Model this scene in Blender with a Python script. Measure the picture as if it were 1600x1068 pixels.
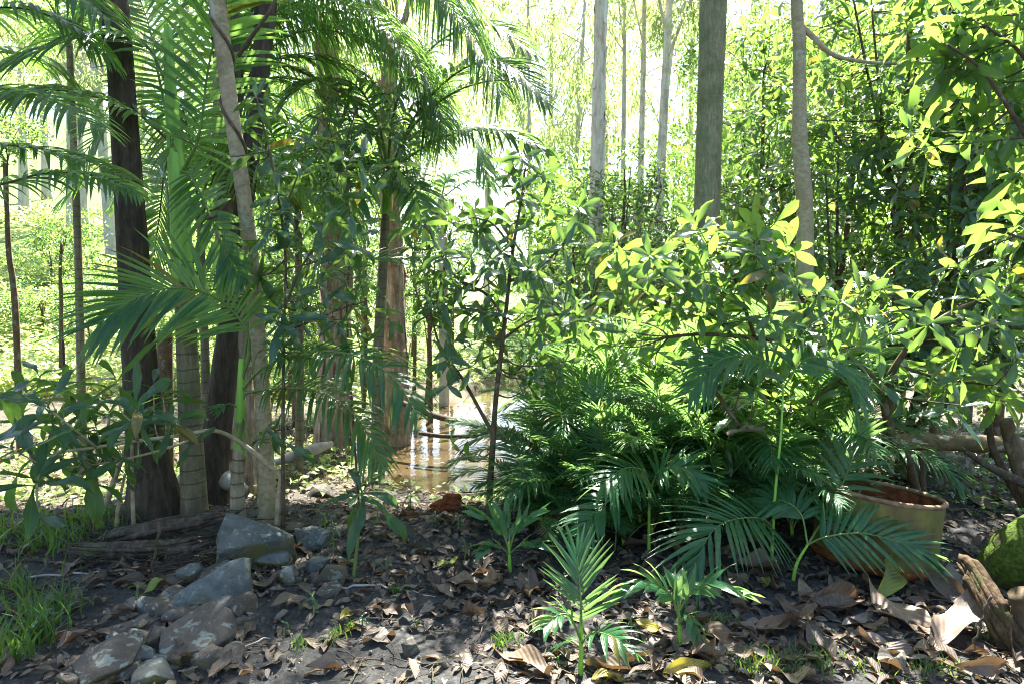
import bpy, bmesh, math
import numpy as np
from mathutils import Vector, Matrix, noise as mnoise

scene = bpy.context.scene
for o in list(bpy.data.objects):
    bpy.data.objects.remove(o)
COL = scene.collection
R = math.radians

# ------------------------------------------------------------------ camera
F = 1600 * 24 / 36.0            # focal length in photo pixels
PITCH = math.atan(64 / F)
CAM = Vector((0, 0, 1.5))
cam_d = bpy.data.cameras.new('camera')
cam_d.lens = 24
cam_d.sensor_width = 36
cam_d.clip_start = 0.05
cam_d.clip_end = 1000
cam = bpy.data.objects.new('camera', cam_d)
cam.location = CAM
cam.rotation_euler = (R(90) - PITCH, 0, 0)
COL.objects.link(cam)
scene.camera = cam

# ------------------------------------------------------------------ sky, sun, exposure
SUN_EL, SUN_AZ = R(56), R(12)     # azimuth from +Y towards +X
w = bpy.data.worlds.new('World')
scene.world = w
w.use_nodes = True
nt = w.node_tree
sky = nt.nodes.new('ShaderNodeTexSky')
sky.sky_type = 'NISHITA'
sky.sun_disc = False
sky.sun_elevation = SUN_EL
sky.sun_rotation = SUN_AZ
sky.air_density = 1.0
sky.dust_density = 2.0
sky.ozone_density = 1.0
bg = nt.nodes['Background']
bg.inputs['Strength'].default_value = 0.066
nt.links.new(sky.outputs[0], bg.inputs['Color'])
sun_d = bpy.data.lights.new('sun', 'SUN')
sun_d.energy = 4.6
sun_d.angle = R(0.55)
sun_d.color = (1.0, 0.965, 0.90)
sun = bpy.data.objects.new('sun', sun_d)
sv = Vector((math.sin(SUN_AZ) * math.cos(SUN_EL), math.cos(SUN_AZ) * math.cos(SUN_EL), math.sin(SUN_EL)))
sun.rotation_euler = (-sv).to_track_quat('-Z', 'Y').to_euler()
sun.location = sv * 60
COL.objects.link(sun)
scene.view_settings.view_transform = 'Standard'
scene.view_settings.look = 'None'
scene.view_settings.gamma = 1.0
scene.view_settings.exposure = 2.95
scene.view_settings.use_curve_mapping = False
cy = scene.cycles
cy.max_bounces = 7
cy.diffuse_bounces = 3
cy.glossy_bounces = 3
cy.transmission_bounces = 5
cy.transparent_max_bounces = 4
cy.caustics_reflective = False
cy.caustics_refractive = False
cy.use_denoising = True
cy.filter_width = 1.05
cy.sample_clamp_indirect = 6.0

# ------------------------------------------------------------------ pixel -> place
def P(px, py, d):
    """the point at distance d (along +Y) that the photo pixel px,py looks at"""
    u, v = (px - 800) / F, (534 - py) / F
    ry = math.cos(PITCH) + v * math.sin(PITCH)
    rz = -math.sin(PITCH) + v * math.cos(PITCH)
    k = d / ry
    return Vector((u * k, d, CAM.z + rz * k))

def pix(p):
    """photo pixel of world points (n,3)"""
    p = np.atleast_2d(np.asarray(p, float)) - np.array(CAM)
    c, s = math.cos(PITCH), math.sin(PITCH)
    dep = p[:, 1] * c - p[:, 2] * s
    up = p[:, 1] * s + p[:, 2] * c
    dd = np.maximum(dep, 1e-3)
    return 800 + F * p[:, 0] / dd, 534 - F * up / dd, dep

def sstep(a, b, x):
    t = np.clip((x - a) / (b - a), 0, 1)
    return t * t * (3 - 2 * t)

CREEK = np.array([(-4.7, 7.0, -.22), (-4.2, 7.4, -.16), (-3.1, 9.0, .2), (-1.7, 9.6, .5), (-0.55, 7.9, .85), (-0.5, 10.2, 1.1), (-0.1, 13.0, 1.1), (1.2, 17.5, .9)])
WATER_Z = -0.5
rs0 = np.random.RandomState(11)
WAV = [(rs0.uniform(0, 6.28), rs0.uniform(.6, 1.6), rs0.uniform(0, 6.28)) for _ in range(40)]

def creek_dist(x, y):
    best = np.full(np.shape(x), 99.0)
    for a, b in zip(CREEK[:-1], CREEK[1:]):
        dx, dy = b[0] - a[0], b[1] - a[1]
        t = np.clip(((x - a[0]) * dx + (y - a[1]) * dy) / (dx * dx + dy * dy), 0, 1)
        q = np.hypot(x - a[0] - t * dx, y - a[1] - t * dy) - (a[2] + t * (b[2] - a[2]))
        best = np.minimum(best, q)
    return best

def bumps(x, y):
    z = np.zeros(np.shape(x))
    for i, (a, s, ph) in enumerate(WAV):
        f = 1.1 * 1.13 ** i
        if f > 40: break
        z = z + math.cos(i * 2.4) / f * np.sin(f * (x * math.cos(a) + y * math.sin(a)) * s + ph)
    return z

def H(x, y):
    x = np.asarray(x, float); y = np.asarray(y, float)
    z = -0.39 * sstep(4.6, 6.7, y)
    z = z - 0.07 * sstep(5.4, 6.6, y) * (1 - sstep(.8, 1.7, np.abs(x + .5))) * (1 - sstep(12, 14, y))
    z = z + 0.27 * sstep(13.5, 20, y)
    th = x / np.maximum(y, 1)
    z = z + sstep(-0.3, -0.5, th) * np.maximum(0, y - 17) * 0.25
    z = z + np.maximum(0, y - 60) * 0.05
    z = z + 0.22 * sstep(1.2, 3.6, x) * sstep(3.4, 5.5, y) * (1 - sstep(9, 13, y))
    z = z + 0.028 * bumps(x, y) * (0.6 + 0.08 * np.clip(y, 0, 20))
    cd = creek_dist(x + 0.12 * np.sin(y * 3.1), y + 0.12 * np.sin(x * 2.7))
    b = 1 - sstep(-0.35, 0.3, cd)
    return z * (1 - b) + b * np.minimum(z, -0.82)

def Hs(x, y):
    return float(H(np.array([x]), np.array([y]))[0])

GD = 1.2 * 1.006 ** np.arange(770)
def G(px, py):
    """where the photo pixel meets the ground"""
    u, v = (px - 800) / F, (534 - py) / F
    ry = math.cos(PITCH) + v * math.sin(PITCH)
    rz = -math.sin(PITCH) + v * math.cos(PITCH)
    k = GD / ry
    h = H(u * k, GD)
    hit = np.nonzero(CAM.z + rz * k <= h)[0]
    i = hit[0] if len(hit) else len(GD) - 1
    return Vector((u * k[i], GD[i], h[i]))

# ------------------------------------------------------------------ mesh helpers
def mesh_np(name, V, Q, UV=None, mat=None, smooth=True):
    V = np.ascontiguousarray(V, np.float32).reshape(-1, 3)
    Q = np.ascontiguousarray(Q, np.int32)
    k = Q.shape[1]
    me = bpy.data.meshes.new(name)
    me.vertices.add(len(V)); me.vertices.foreach_set('co', V.ravel())
    me.loops.add(Q.size); me.loops.foreach_set('vertex_index', Q.ravel())
    me.polygons.add(len(Q)); me.polygons.foreach_set('loop_start', np.arange(0, Q.size, k, dtype=np.int32))
    me.update(calc_edges=True)
    if smooth:
        me.polygons.foreach_set('use_smooth', np.ones(len(Q), bool))
    if UV is not None:
        ul = me.uv_layers.new(name='UVMap')
        ul.data.foreach_set('uv', np.ascontiguousarray(np.asarray(UV, np.float32)[Q.ravel()]).ravel())
    if mat is not None:
        me.materials.append(mat)
    return me

def join(parts):
    V, Q, U, n = [], [], [], 0
    for v, q, u in parts:
        V.append(v); Q.append(q + n); U.append(u); n += len(v)
    return np.concatenate(V), np.concatenate(Q), np.concatenate(U)

def link(name, me, parent=None, mx=None):
    o = bpy.data.objects.new(name, me)
    COL.objects.link(o)
    if parent is not None:
        o.parent = parent
    if mx is not None:
        o.matrix_basis = mx
    return o

def tag(o, label=None, cat=None, group=None, kind=None):
    if label: o['label'] = label
    if cat: o['category'] = cat
    if group: o['group'] = group
    if kind: o['kind'] = kind
    return o

def empty(name, loc, label, cat, group=None):
    o = bpy.data.objects.new(name, None)
    o.empty_display_size = 0.1
    o.location = loc
    COL.objects.link(o)
    return tag(o, label, cat, group)

def smooth_curve(pts, n):
    """Catmull-Rom through control points, any dimension"""
    p = np.asarray(pts, float)
    if len(p) == 2:
        t = np.linspace(0, 1, n)[:, None]
        return p[0] * (1 - t) + p[1] * t
    e = np.vstack([2 * p[0] - p[1], p, 2 * p[-1] - p[-2]])
    t = np.linspace(0, len(p) - 1 - 1e-9, n)
    i = t.astype(int); f = (t - i)[:, None]
    a, b, c, d = e[i], e[i + 1], e[i + 2], e[i + 3]
    return 0.5 * (2 * b + (c - a) * f + (2 * a - 5 * b + 4 * c - d) * f ** 2 + (3 * b - a - 3 * c + d) * f ** 3)

def tube(C, r, sides=10, ridge=0.0, seed=0, lump=0.0, cap=True):
    """a tapering tube along points C with radii r; uv = (round, metres along)"""
    C = np.asarray(C, float); n = len(C)
    r = np.broadcast_to(np.asarray(r, float), (n,))
    T = np.gradient(C, axis=0); T /= np.linalg.norm(T, axis=1)[:, None] + 1e-12
    ref = np.array([1., 0, 0]) if abs(T[0][0]) < .8 else np.array([0, 1., 0])
    N = np.zeros_like(C)
    u = ref - T[0] * (ref @ T[0]); u /= np.linalg.norm(u)
    for i in range(n):
        u = u - T[i] * (u @ T[i]); u /= np.linalg.norm(u); N[i] = u
    B = np.cross(T, N)
    ang = np.linspace(0, 2 * math.pi, sides + 1)
    rs = np.random.RandomState(seed)
    s = np.concatenate([[0], np.cumsum(np.linalg.norm(np.diff(C, axis=0), axis=1))])
    rad = np.repeat(r[:, None], sides + 1, 1)
    if ridge:
        k = np.zeros((n, sides))
        prof = rs.uniform(-1, 1, sides)
        for i in range(n):
            if i % 3 == 0:
                prof = .72 * prof + .5 * rs.uniform(-1, 1, sides)
            k[i] = prof
        k = np.hstack([k, k[:, :1]])
        rad = rad * (1 + ridge * k)
    if lump:
        ph = rs.uniform(0, 6.28, 4)
        L = s[:, None] / max(r.max() * 6, 1e-3)
        rad = rad * (1 + lump * (np.sin(L + ph[0] + ang[None]) + .6 * np.sin(2.3 * L + ph[1] - 2 * ang[None]) + .5 * np.sin(5.1 * L + ph[2])))
    V = C[:, None, :] + rad[:, :, None] * (np.cos(ang)[None, :, None] * N[:, None, :] + np.sin(ang)[None, :, None] * B[:, None, :])
    U = np.stack(np.broadcast_arrays(ang[None] / 6.2832, s[:, None]), -1)
    V = V.reshape(-1, 3); U = U.reshape(-1, 2)
    i = np.arange(n - 1)[:, None] * (sides + 1); j = np.arange(sides)[None]
    Q = np.stack([i + j, i + j + 1, i + j + sides + 2, i + j + sides + 1], -1).reshape(-1, 4)
    if cap:
        for row, flip in ((0, True), (n - 1, False)):
            c = len(V); ctr = C[row]
            V = np.vstack([V, ctr[None]]); U = np.vstack([U, [[.5, s[row]]]])
            b = row * (sides + 1)
            k = np.arange(0, sides - 1, 2)
            q = np.stack([b + k, b + k + 1, b + (k + 2), np.full_like(k, c)], -1)
            Q = np.vstack([Q, q[:, ::-1] if flip else q])
    return V, Q, U

def leaf_tpl(nl=7, half=2, width=.32, tip=.55, fold=.12, curl=.25, wave=0.0, serr=0.0, twist=0.0, seed=0, stalk=.05):
    """leaf blade of length 1 along +X, face up +Z, with folded midrib; uv = (along, across)"""
    rs = np.random.RandomState(seed)
    u = np.linspace(0, 1, nl + 1)
    prof = np.sin(np.pi * np.clip(u, 0, 1) ** tip_exp(tip)) ** .85
    wv = width * .5 * np.maximum(prof, 0)
    wv[0] = .012; wv[-1] = .006
    ang = np.cumsum(np.r_[0, np.full(nl, -curl / nl * 2)] * (0.3 + 1.4 * u))
    x = np.r_[0, np.cumsum(np.cos(ang[:-1]) / nl)]
    z = np.r_[0, np.cumsum(np.sin(ang[:-1]) / nl)]
    nx, nz = -np.sin(ang), np.cos(ang)
    k = np.linspace(-1, 1, 2 * half + 1)
    ph = rs.uniform(0, 6.28, 3)
    V, U = [], []
    for i in range(nl + 1):
        for kk in k:
            wd = wv[i]
            if serr and abs(kk) == 1 and 0 < i < nl:
                wd *= 1 + serr * (1 if i % 2 else -1)
            off = fold * wd * abs(kk) * 1.6 + wave * math.sin(9 * u[i] + ph[0] + (1.3 if kk > 0 else 0)) * abs(kk) * .12
            tw = twist * u[i]
            yy = kk * wd
            V.append((x[i] + nx[i] * (off * math.cos(tw) + yy * math.sin(tw)), yy * math.cos(tw) - off * math.sin(tw), z[i] + nz[i] * (off * math.cos(tw) + yy * math.sin(tw))))
            U.append((u[i], kk * .5 * (wd / (width * .5)) + .5))
    m = 2 * half + 1
    Q = [(i * m + j, (i + 1) * m + j, (i + 1) * m + j + 1, i * m + j + 1) for i in range(nl) for j in range(2 * half)]
    return np.array(V), np.array(Q), np.array(U)

def tip_exp(t):
    # peak of the width at u = t
    return math.log(.5) / math.log(t)

def scatter(tpl, M):
    """many copies of a template as one mesh; M (n,4,4)"""
    V, Q, U = tpl
    M = np.asarray(M, float)
    n = len(M)
    W = np.einsum('nij,vj->nvi', M[:, :3, :3], V) + M[:, None, :3, 3]
    Qs = Q[None] + (np.arange(n) * len(V))[:, None, None]
    return W.reshape(-1, 3), Qs.reshape(-1, Q.shape[1]), np.tile(U, (n, 1))

def frames(pos, X, Z, s):
    """(n,4,4) from positions, long axis X, face normal Z, scale s"""
    X = np.asarray(X, float); X = X / (np.linalg.norm(X, axis=1)[:, None] + 1e-9)
    Z = np.asarray(Z, float)
    Y = np.cross(Z, X); Y /= np.linalg.norm(Y, axis=1)[:, None] + 1e-9
    Z = np.cross(X, Y)
    n = len(X)
    M = np.zeros((n, 4, 4)); M[:, 3, 3] = 1
    s = np.broadcast_to(np.asarray(s, float), (n,))[:, None]
    M[:, :3, 0] = X * s; M[:, :3, 1] = Y * s; M[:, :3, 2] = Z * s; M[:, :3, 3] = pos
    return M

def rosette(pos, axis, n, L, rs, spread=(35, 105), droop=.25, gap=.03):
    """leaf matrices of one whorl of leaves round a twig end"""
    a = np.asarray(axis, float); a = a / np.linalg.norm(a)
    ref = np.array([1., 0, 0]) if abs(a[0]) < .7 else np.array([0, 1., 0])
    e1 = np.cross(a, ref); e1 /= np.linalg.norm(e1); e2 = np.cross(a, e1)
    k = np.arange(n)
    phi = k * 2.39996 + rs.uniform(0, 6.28) + rs.uniform(-.25, .25, n)
    f = k / max(n - 1, 1)
    el = np.radians(spread[1] * (1 - f) + spread[0] * f + rs.uniform(-13, 13, n))
    rad = np.cos(phi)[:, None] * e1 + np.sin(phi)[:, None] * e2
    X = np.cos(el)[:, None] * a + np.sin(el)[:, None] * rad
    X[:, 2] -= droop * (1 - .5 * f) * rs.uniform(.4, 1.3, n)
    Z = np.sin(el)[:, None] * a - np.cos(el)[:, None] * rad + rs.uniform(-.22, .22, (n, 3))
    s = L * (1.0 - .42 * f) * rs.uniform(.62, 1.2, n)
    base = np.asarray(pos, float) - a * ((1 - f) * gap * n * .35)[:, None]
    return frames(base, X, Z, s)
# ------------------------------------------------------------------ materials
class NT:
    def __init__(s, name):
        s.m = bpy.data.materials.new(name); s.m.use_nodes = True
        s.t = s.m.node_tree; s.t.nodes.clear()
        s.out = s.t.nodes.new('ShaderNodeOutputMaterial')
    def n(s, kind, props=None, **ins):
        nd = s.t.nodes.new('ShaderNode' + kind)
        for k, v in (props or {}).items():
            setattr(nd, k, v)
        for k, v in ins.items():
            sock = nd.inputs[int(k[1:])] if k[0] == '_' and k[1:].isdigit() else nd.inputs[k.replace('_', ' ')]
            s.set(sock, v)
        return nd
    def set(s, sock, v):
        if isinstance(v, bpy.types.NodeSocket):
            s.t.links.new(v, sock)
        elif isinstance(v, bpy.types.Node):
            s.t.links.new(v.outputs[0], sock)
        elif isinstance(v, (tuple, list)) and len(v) == 3 and sock.type == 'RGBA':
            sock.default_value = (*v, 1)
        else:
            sock.default_value = v
    def math(s, op, a, b=0.0, c=0.0):
        return s.n('Math', {'operation': op}, _0=a, _1=b, _2=c).outputs[0]
    def mix(s, f, a, b, mode='MIX'):
        nd = s.n('Mix', {'data_type': 'RGBA', 'blend_type': mode})
        s.set(nd.inputs[0], f); s.set(nd.inputs[6], a); s.set(nd.inputs[7], b)
        return nd.outputs[2]
    def ramp(s, f, stops, interp='LINEAR'):
        nd = s.n('ValToRGB'); s.set(nd.inputs[0], f)
        cr = nd.color_ramp; cr.interpolation = interp
        while len(cr.elements) < len(stops): cr.elements.new(.5)
        for e, (p, c) in zip(cr.elements, stops):
            e.position = p; e.color = (*c, 1) if len(c) == 3 else (c[0],) * 3 + (1,)
        return nd.outputs[0]
    def noise(s, vec, scale, detail=4, rough=.55, dist=0.0):
        nd = s.n('TexNoise', Scale=scale, Detail=detail, Roughness=rough, Distortion=dist)
        if vec is not None: s.set(nd.inputs['Vector'], vec)
        return nd.outputs[0]
    def mapped(s, vec, scale=(1, 1, 1), loc=(0, 0, 0)):
        nd = s.n('Mapping', Vector=vec); nd.inputs['Scale'].default_value = scale; nd.inputs['Location'].default_value = loc
        return nd.outputs[0]
    def bump(s, h, strength=.5, dist=.02, normal=None):
        nd = s.n('Bump', Height=h, Strength=strength, Distance=dist)
        if normal is not None: s.set(nd.inputs['Normal'], normal)
        return nd.outputs[0]
    def finish(s, col, rough=.6, spec=.4, normal=None, trans=None, tmix=0.4, **kw):
        p = s.n('BsdfPrincipled'); s.set(p.inputs['Base Color'], col); s.set(p.inputs['Roughness'], rough)
        s.set(p.inputs['Specular IOR Level'], spec)
        for k, v in kw.items(): s.set(p.inputs[k.replace('_', ' ')], v)
        if normal is not None: s.set(p.inputs['Normal'], normal)
        sh = p.outputs[0]
        if trans is not None:
            t = s.n('BsdfTranslucent', Color=trans)
            mx = s.n('MixShader', _0=tmix, _1=sh, _2=t.outputs[0]); sh = mx.outputs[0]
        s.t.links.new(sh, s.out.inputs[0])
        return s.m

def rnd(t):
    a = t.n('ObjectInfo').outputs['Random']; b = t.n('NewGeometry').outputs['Random Per Island']
    return t.math('FRACT', t.math('ADD', t.math('MULTIPLY', a, 7.13), b))

def leaf_mat(name, dark, light, trans, tmix=.42, rough=.32, veins=11, vein_amt=.5, spec=.5, aged=.0, old_at=.978):
    t = NT(name)
    rough = rough - .16; spec = min(1, spec * 1.35)
    r = rnd(t)
    uv = t.n('UVMap').outputs[0]
    sp = t.n('SeparateXYZ', Vector=uv)
    u, v = sp.outputs[0], sp.outputs[1]
    ac = t.math('ABSOLUTE', t.math('SUBTRACT', v, .5))
    col = t.mix(r, dark, light)
    pos = t.n('NewGeometry').outputs['Position']
    nz = t.noise(pos, 30, 3)
    col = t.mix(t.math('MULTIPLY', nz, .45), col, t.mix(.5, dark, (0.02, 0.04, 0.012)))
    rib = t.math('SUBTRACT', 1, t.n('MapRange', {'interpolation_type': 'SMOOTHSTEP'}, Value=ac, _1=0.012, _2=0.035).outputs[0])
    h = rib
    nrm = None
    if veins:
        ph = t.math('SUBTRACT', u, t.math('MULTIPLY', ac, .55))
        wv = t.math('SINE', t.math('MULTIPLY', ph, veins * 6.2832))
        h = t.math('ADD', t.math('MULTIPLY', wv, .5), t.math('MULTIPLY', rib, -1.2))
        vl = t.math('POWER', t.math('MAXIMUM', t.math('MULTIPLY', wv, -1), 0), 8)
        col = t.mix(t.math('MULTIPLY', vl, .22), col, light)
        nrm = t.bump(h, vein_amt, .003)
    else:
        wv = t.math('SINE', t.math('MULTIPLY', v, 34))
        nrm = t.bump(wv, vein_amt * .5, .0015)
    col = t.mix(t.math('MULTIPLY', rib, .45), col, tuple(min(1, c * 1.7 + .03) for c in light))
    tc = t.mix(r, trans, tuple(c * .72 for c in trans))
    old = t.math('MULTIPLY', t.math('GREATER_THAN', t.math('FRACT', t.math('MULTIPLY', r, 13.7)), old_at), .8)
    col = t.mix(old, col, (.17, .125, .022)); tc = t.mix(old, tc, (.42, .30, .03))
    tipm = t.math('MULTIPLY', t.n('MapRange', Value=t.math('ADD', u, t.math('MULTIPLY', t.noise(pos, 14, 2), .5)), _1=1.17, _2=1.25).outputs[0], .6)
    col = t.mix(tipm, col, (.13, .085, .04)); tc = t.mix(tipm, tc, (.25, .15, .05))
    if aged:
        sp1 = t.n('MapRange', Value=t.noise(pos, 9, 4), _1=.60, _2=.68).outputs[0]
        col = t.mix(t.math('MULTIPLY', sp1, aged), col, (.20, .14, .03))
        tc = t.mix(t.math('MULTIPLY', sp1, aged), tc, (.3, .2, .03))
    rg = t.math('ADD', rough, t.math('MULTIPLY', nz, .2))
    return t.finish(col, rg, spec, nrm, tc, tmix)

M_LOQ = leaf_mat('glossy_broad_leaf', (.010, .046, .023), (.032, .098, .034), (.37, .64, .09), .34, .25, 12, .4, .5, .45)
M_LOQ2 = leaf_mat('dark_broad_leaf', (.009, .046, .022), (.026, .090, .032), (.30, .56, .08), .29, .25, 13, .6, .36, .3)
M_SAP = leaf_mat('sapling_leaf', (.009, .042, .026), (.026, .085, .040), (.30, .54, .08), .30, .25, 9, .4, .5, .1)
M_PALM = leaf_mat('palm_leaflet', (.012, .064, .028), (.032, .115, .044), (.40, .72, .12), .48, .33, 0, .8, .45, old_at=.98)
M_PALM2 = leaf_mat('young_palm_leaflet', (.016, .090, .032), (.040, .145, .048), (.35, .62, .15), .36, .34, 0, .8, .4, old_at=.988)
M_GUM = leaf_mat('gum_leaf', (.09, .14, .06), (.16, .21, .09), (.62, .76, .26), .48, .42, 0, .3, .35)
M_BUSH = leaf_mat('bush_leaf', (.015, .058, .024), (.046, .115, .038), (.38, .64, .10), .38, .34, 0, .4, .45)
M_COVER = leaf_mat('ground_cover_leaf', (.10, .19, .045), (.22, .30, .10), (.74, .85, .28), .48, .45, 0, .3, .3)
M_GRASS = leaf_mat('grass_blade', (.026, .085, .018), (.060, .135, .032), (.28, .48, .06), .34, .42, 0, .3, .3)

def dead_mat(name, stops, trans=(.25, .14, .05), tmix=.12, rough=.62):
    t = NT(name)
    r = rnd(t)
    uv = t.n('UVMap').outputs[0]
    sp = t.n('SeparateXYZ', Vector=uv); u, v = sp.outputs[0], sp.outputs[1]
    ac = t.math('ABSOLUTE', t.math('SUBTRACT', v, .5))
    col = t.ramp(r, stops, 'CONSTANT')
    pos = t.n('NewGeometry').outputs['Position']
    nz = t.noise(pos, 22, 5, .65)
    col = t.mix(t.n('MapRange', Value=nz, _1=.45, _2=.7, _4=.75).outputs[0], col, (.035, .024, .018))
    n2 = t.noise(pos, 7, 2)
    col = t.mix(t.math('MULTIPLY', n2, .5), col, (.17, .13, .09))
    rib = t.math('SUBTRACT', 1, t.n('MapRange', {'interpolation_type': 'SMOOTHSTEP'}, Value=ac, _1=0.012, _2=0.04).outputs[0])
    wv = t.math('SINE', t.math('MULTIPLY', t.math('SUBTRACT', u, t.math('MULTIPLY', ac, .6)), 62))
    col = t.mix(t.math('MULTIPLY', rib, .4), col, (.30, .22, .14))
    h = t.math('ADD', t.math('MULTIPLY', wv, .3), t.math('MULTIPLY', nz, 1.5))
    return t.finish(col, rough, .35, t.bump(h, .55, .004), trans, tmix)

BROWN = [(0, (.070, .052, .036)), (.16, (.12, .092, .064)), (.30, (.20, .165, .125)), (.46, (.042, .034, .028)), (.58, (.11, .066, .036)), (.70, (.17, .15, .125)), (.82, (.22, .17, .095)), (.92, (.085, .078, .072))]
M_DEAD = dead_mat('dead_leaf', BROWN)
M_DEAD2 = dead_mat('large_dead_leaf', [(0, (.12, .075, .042)), (.3, (.20, .14, .085)), (.55, (.15, .115, .085)), (.75, (.10, .055, .03))], rough=.5)
M_YELLOW = dead_mat('yellow_leaf', [(0, (.42, .34, .03)), (.5, (.36, .34, .05))], (.6, .5, .05), .3, .45)
M_LIMEF = dead_mat('yellow_green_leaf', [(0, (.22, .30, .04)), (.5, (.26, .33, .05))], (.5, .6, .06), .35, .4)
M_DRYFROND = dead_mat('dry_frond', [(0, (.30, .25, .18)), (.5, (.38, .34, .27))], (.4, .3, .2), .2, .6)

def bark_mat(name, cols, zs=1.0, freq=14, bumpd=.02, rough=.85, moss=0.0, lichen=0.0, spec=.15, strength=.8):
    """vertical furrowed bark; cols = dark, mid, light"""
    t = NT(name)
    g = t.n('NewGeometry').outputs['Position']
    uv = t.n('UVMap').outputs[0]
    q = t.mapped(g, (1, 1, zs))
    a = t.noise(q, freq, 7, .62, .4)
    b = t.noise(q, freq * 3.3, 5, .7)
    c = t.noise(g, 3.0, 3)
    f = t.math('ADD', t.math('MULTIPLY', a, .7), t.math('MULTIPLY', b, .3))
    col = t.ramp(f, [(.34, cols[0]), (.5, cols[1]), (.66, cols[2])])
    col = t.mix(t.math('MULTIPLY', c, .4), col, cols[1])
    if moss:
        mm = t.n('MapRange', Value=t.noise(g, 5, 5, .6), _1=.5, _2=.62).outputs[0]
        col = t.mix(t.math('MULTIPLY', mm, moss), col, (.055, .10, .018))
    if lichen:
        dk = t.n('MapRange', Value=t.noise(g, 4, 6, .7), _1=.52, _2=.62).outputs[0]
        col = t.mix(t.math('MULTIPLY', dk, .45), col, cols[0])
        vv = t.n('MapRange', Value=t.noise(g, 11, 3, .5), _1=.61, _2=.64).outputs[0]
        col = t.mix(t.math('MULTIPLY', vv, lichen), col, (.42, .46, .36))
    return t.finish(col, rough, spec, t.bump(f, strength, bumpd))

M_DARKBARK = bark_mat('dark_bark', [(.025, .019, .014), (.070, .054, .038), (.13, .105, .075)], .22, 22, .02)
M_GREYBARK = bark_mat('grey_smooth_bark', [(.22, .165, .095), (.38, .30, .18), (.52, .43, .29)], 1.6, 26, .004, .8, .35, .55)
M_STEMBARK = bark_mat('stem_bark', [(.05, .035, .022), (.11, .075, .045), (.19, .14, .09)], .5, 30, .004, .8, .2, .2)
M_TWIG = bark_mat('twig_bark', [(.035, .026, .018), (.085, .058, .036), (.15, .11, .075)], .5, 40, .003)
M_PAPER = bark_mat('paper_bark', [(.085, .048, .028), (.30, .215, .145), (.56, .48, .39)], .16, 16, .03, .85, 0, .2, .15, 1.0)
M_WHITEPAPER = bark_mat('white_paper_bark', [(.30, .21, .14), (.66, .58, .49), (.84, .79, .71)], .14, 15, .03, .85, 0, .3, .15, 1.0)
M_PALEBARK = bark_mat('pale_gum_bark', [(.28, .24, .19), (.46, .42, .35), (.60, .57, .50)], .4, 6, .01, .8)
M_DEADWOOD = bark_mat('dead_wood', [(.022, .016, .012), (.075, .056, .042), (.20, .165, .135)], .5, 17, .02, .85, .3)
M_ROTWOOD = bark_mat('rotten_wood', [(.02, .013, .008), (.075, .048, .026), (.18, .13, .075)], .5, 20, .02, .9, .5)
M_REDWOOD = bark_mat('red_rotten_wood', [(.05, .014, .008), (.20, .06, .022), (.34, .14, .06)], .8, 18, .02, .9)
M_LOG = bark_mat('fallen_log_bark', [(.07, .05, .028), (.155, .112, .062), (.24, .185, .11)], 1.2, 16, .012, .85, .3, .6)
M_DRIFT = bark_mat('bleached_wood', [(.20, .17, .14), (.38, .34, .29), (.52, .48, .42)], .6, 12, .01, .8)

def ring_mat(name, base, light, ring, step, width=.09, moss=.3, stretch=34, contrast=1.0):
    """palm trunk: ring scars every step metres"""
    t = NT(name)
    g = t.n('NewGeometry').outputs['Position']
    v = t.n('SeparateXYZ', Vector=t.n('UVMap').outputs[0]).outputs[1]
    wob = t.math('MULTIPLY', t.noise(g, 6, 2), .035)
    q = t.math('ADD', v, wob)
    x = t.math('DIVIDE', t.math('ADD', q, t.math('MULTIPLY', t.noise(t.n('CombineXYZ', Z=q).outputs[0], 2.3, 1), step * .9)), step)
    fr = t.math('FRACT', x)
    line = t.math('SUBTRACT', 1, t.n('MapRange', {'interpolation_type': 'SMOOTHSTEP'}, Value=t.math('ABSOLUTE', t.math('SUBTRACT', fr, .5)), _1=width * .35, _2=width).outputs[0])
    a = t.noise(t.mapped(g, (1, 1, .16)), stretch, 6, .65)
    b = t.noise(g, 7, 4)
    col = t.ramp(a, [(.34, tuple(c * .62 for c in base)), (.52, base), (.68, light)])
    col = t.mix(t.math('MULTIPLY', b, .45), col, base)
    col = t.mix(t.math('MULTIPLY', t.n('MapRange', Value=t.noise(g, 4.2, 5), _1=.5, _2=.6).outputs[0], moss), col, (.085, .12, .04))
    bl = t.n('MapRange', Value=t.noise(g, 3.4, 6, .65), _1=.52, _2=.60).outputs[0]
    col = t.mix(t.math('MULTIPLY', bl, .5), col, tuple(c * .5 for c in base))
    sp = t.n('MapRange', Value=t.noise(g, 70, 2), _1=.68, _2=.72).outputs[0]
    col = t.mix(t.math('MULTIPLY', sp, .5), col, (.42, .45, .38))
    col = t.mix(t.math('MULTIPLY', line, .75 * contrast), col, ring)
    h = t.math('SUBTRACT', t.math('MULTIPLY', a, .5), t.math('MULTIPLY', line, .9 * contrast))
    return t.finish(col, .75, .2, t.bump(h, .7, .008))

M_RING = ring_mat('ringed_palm_trunk', (.19, .16, .095), (.30, .26, .17), (.075, .06, .04), .105, .07, contrast=.8)
M_RINGPALE = ring_mat('pale_ringed_palm_trunk', (.30, .25, .16), (.42, .36, .25), (.10, .07, .045), .085, moss=.15)
M_TALLPALM = ring_mat('green_grey_trunk', (.23, .215, .125), (.34, .315, .195), (.40, .38, .27), .085, .03, .5, 60, .28)

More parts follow.
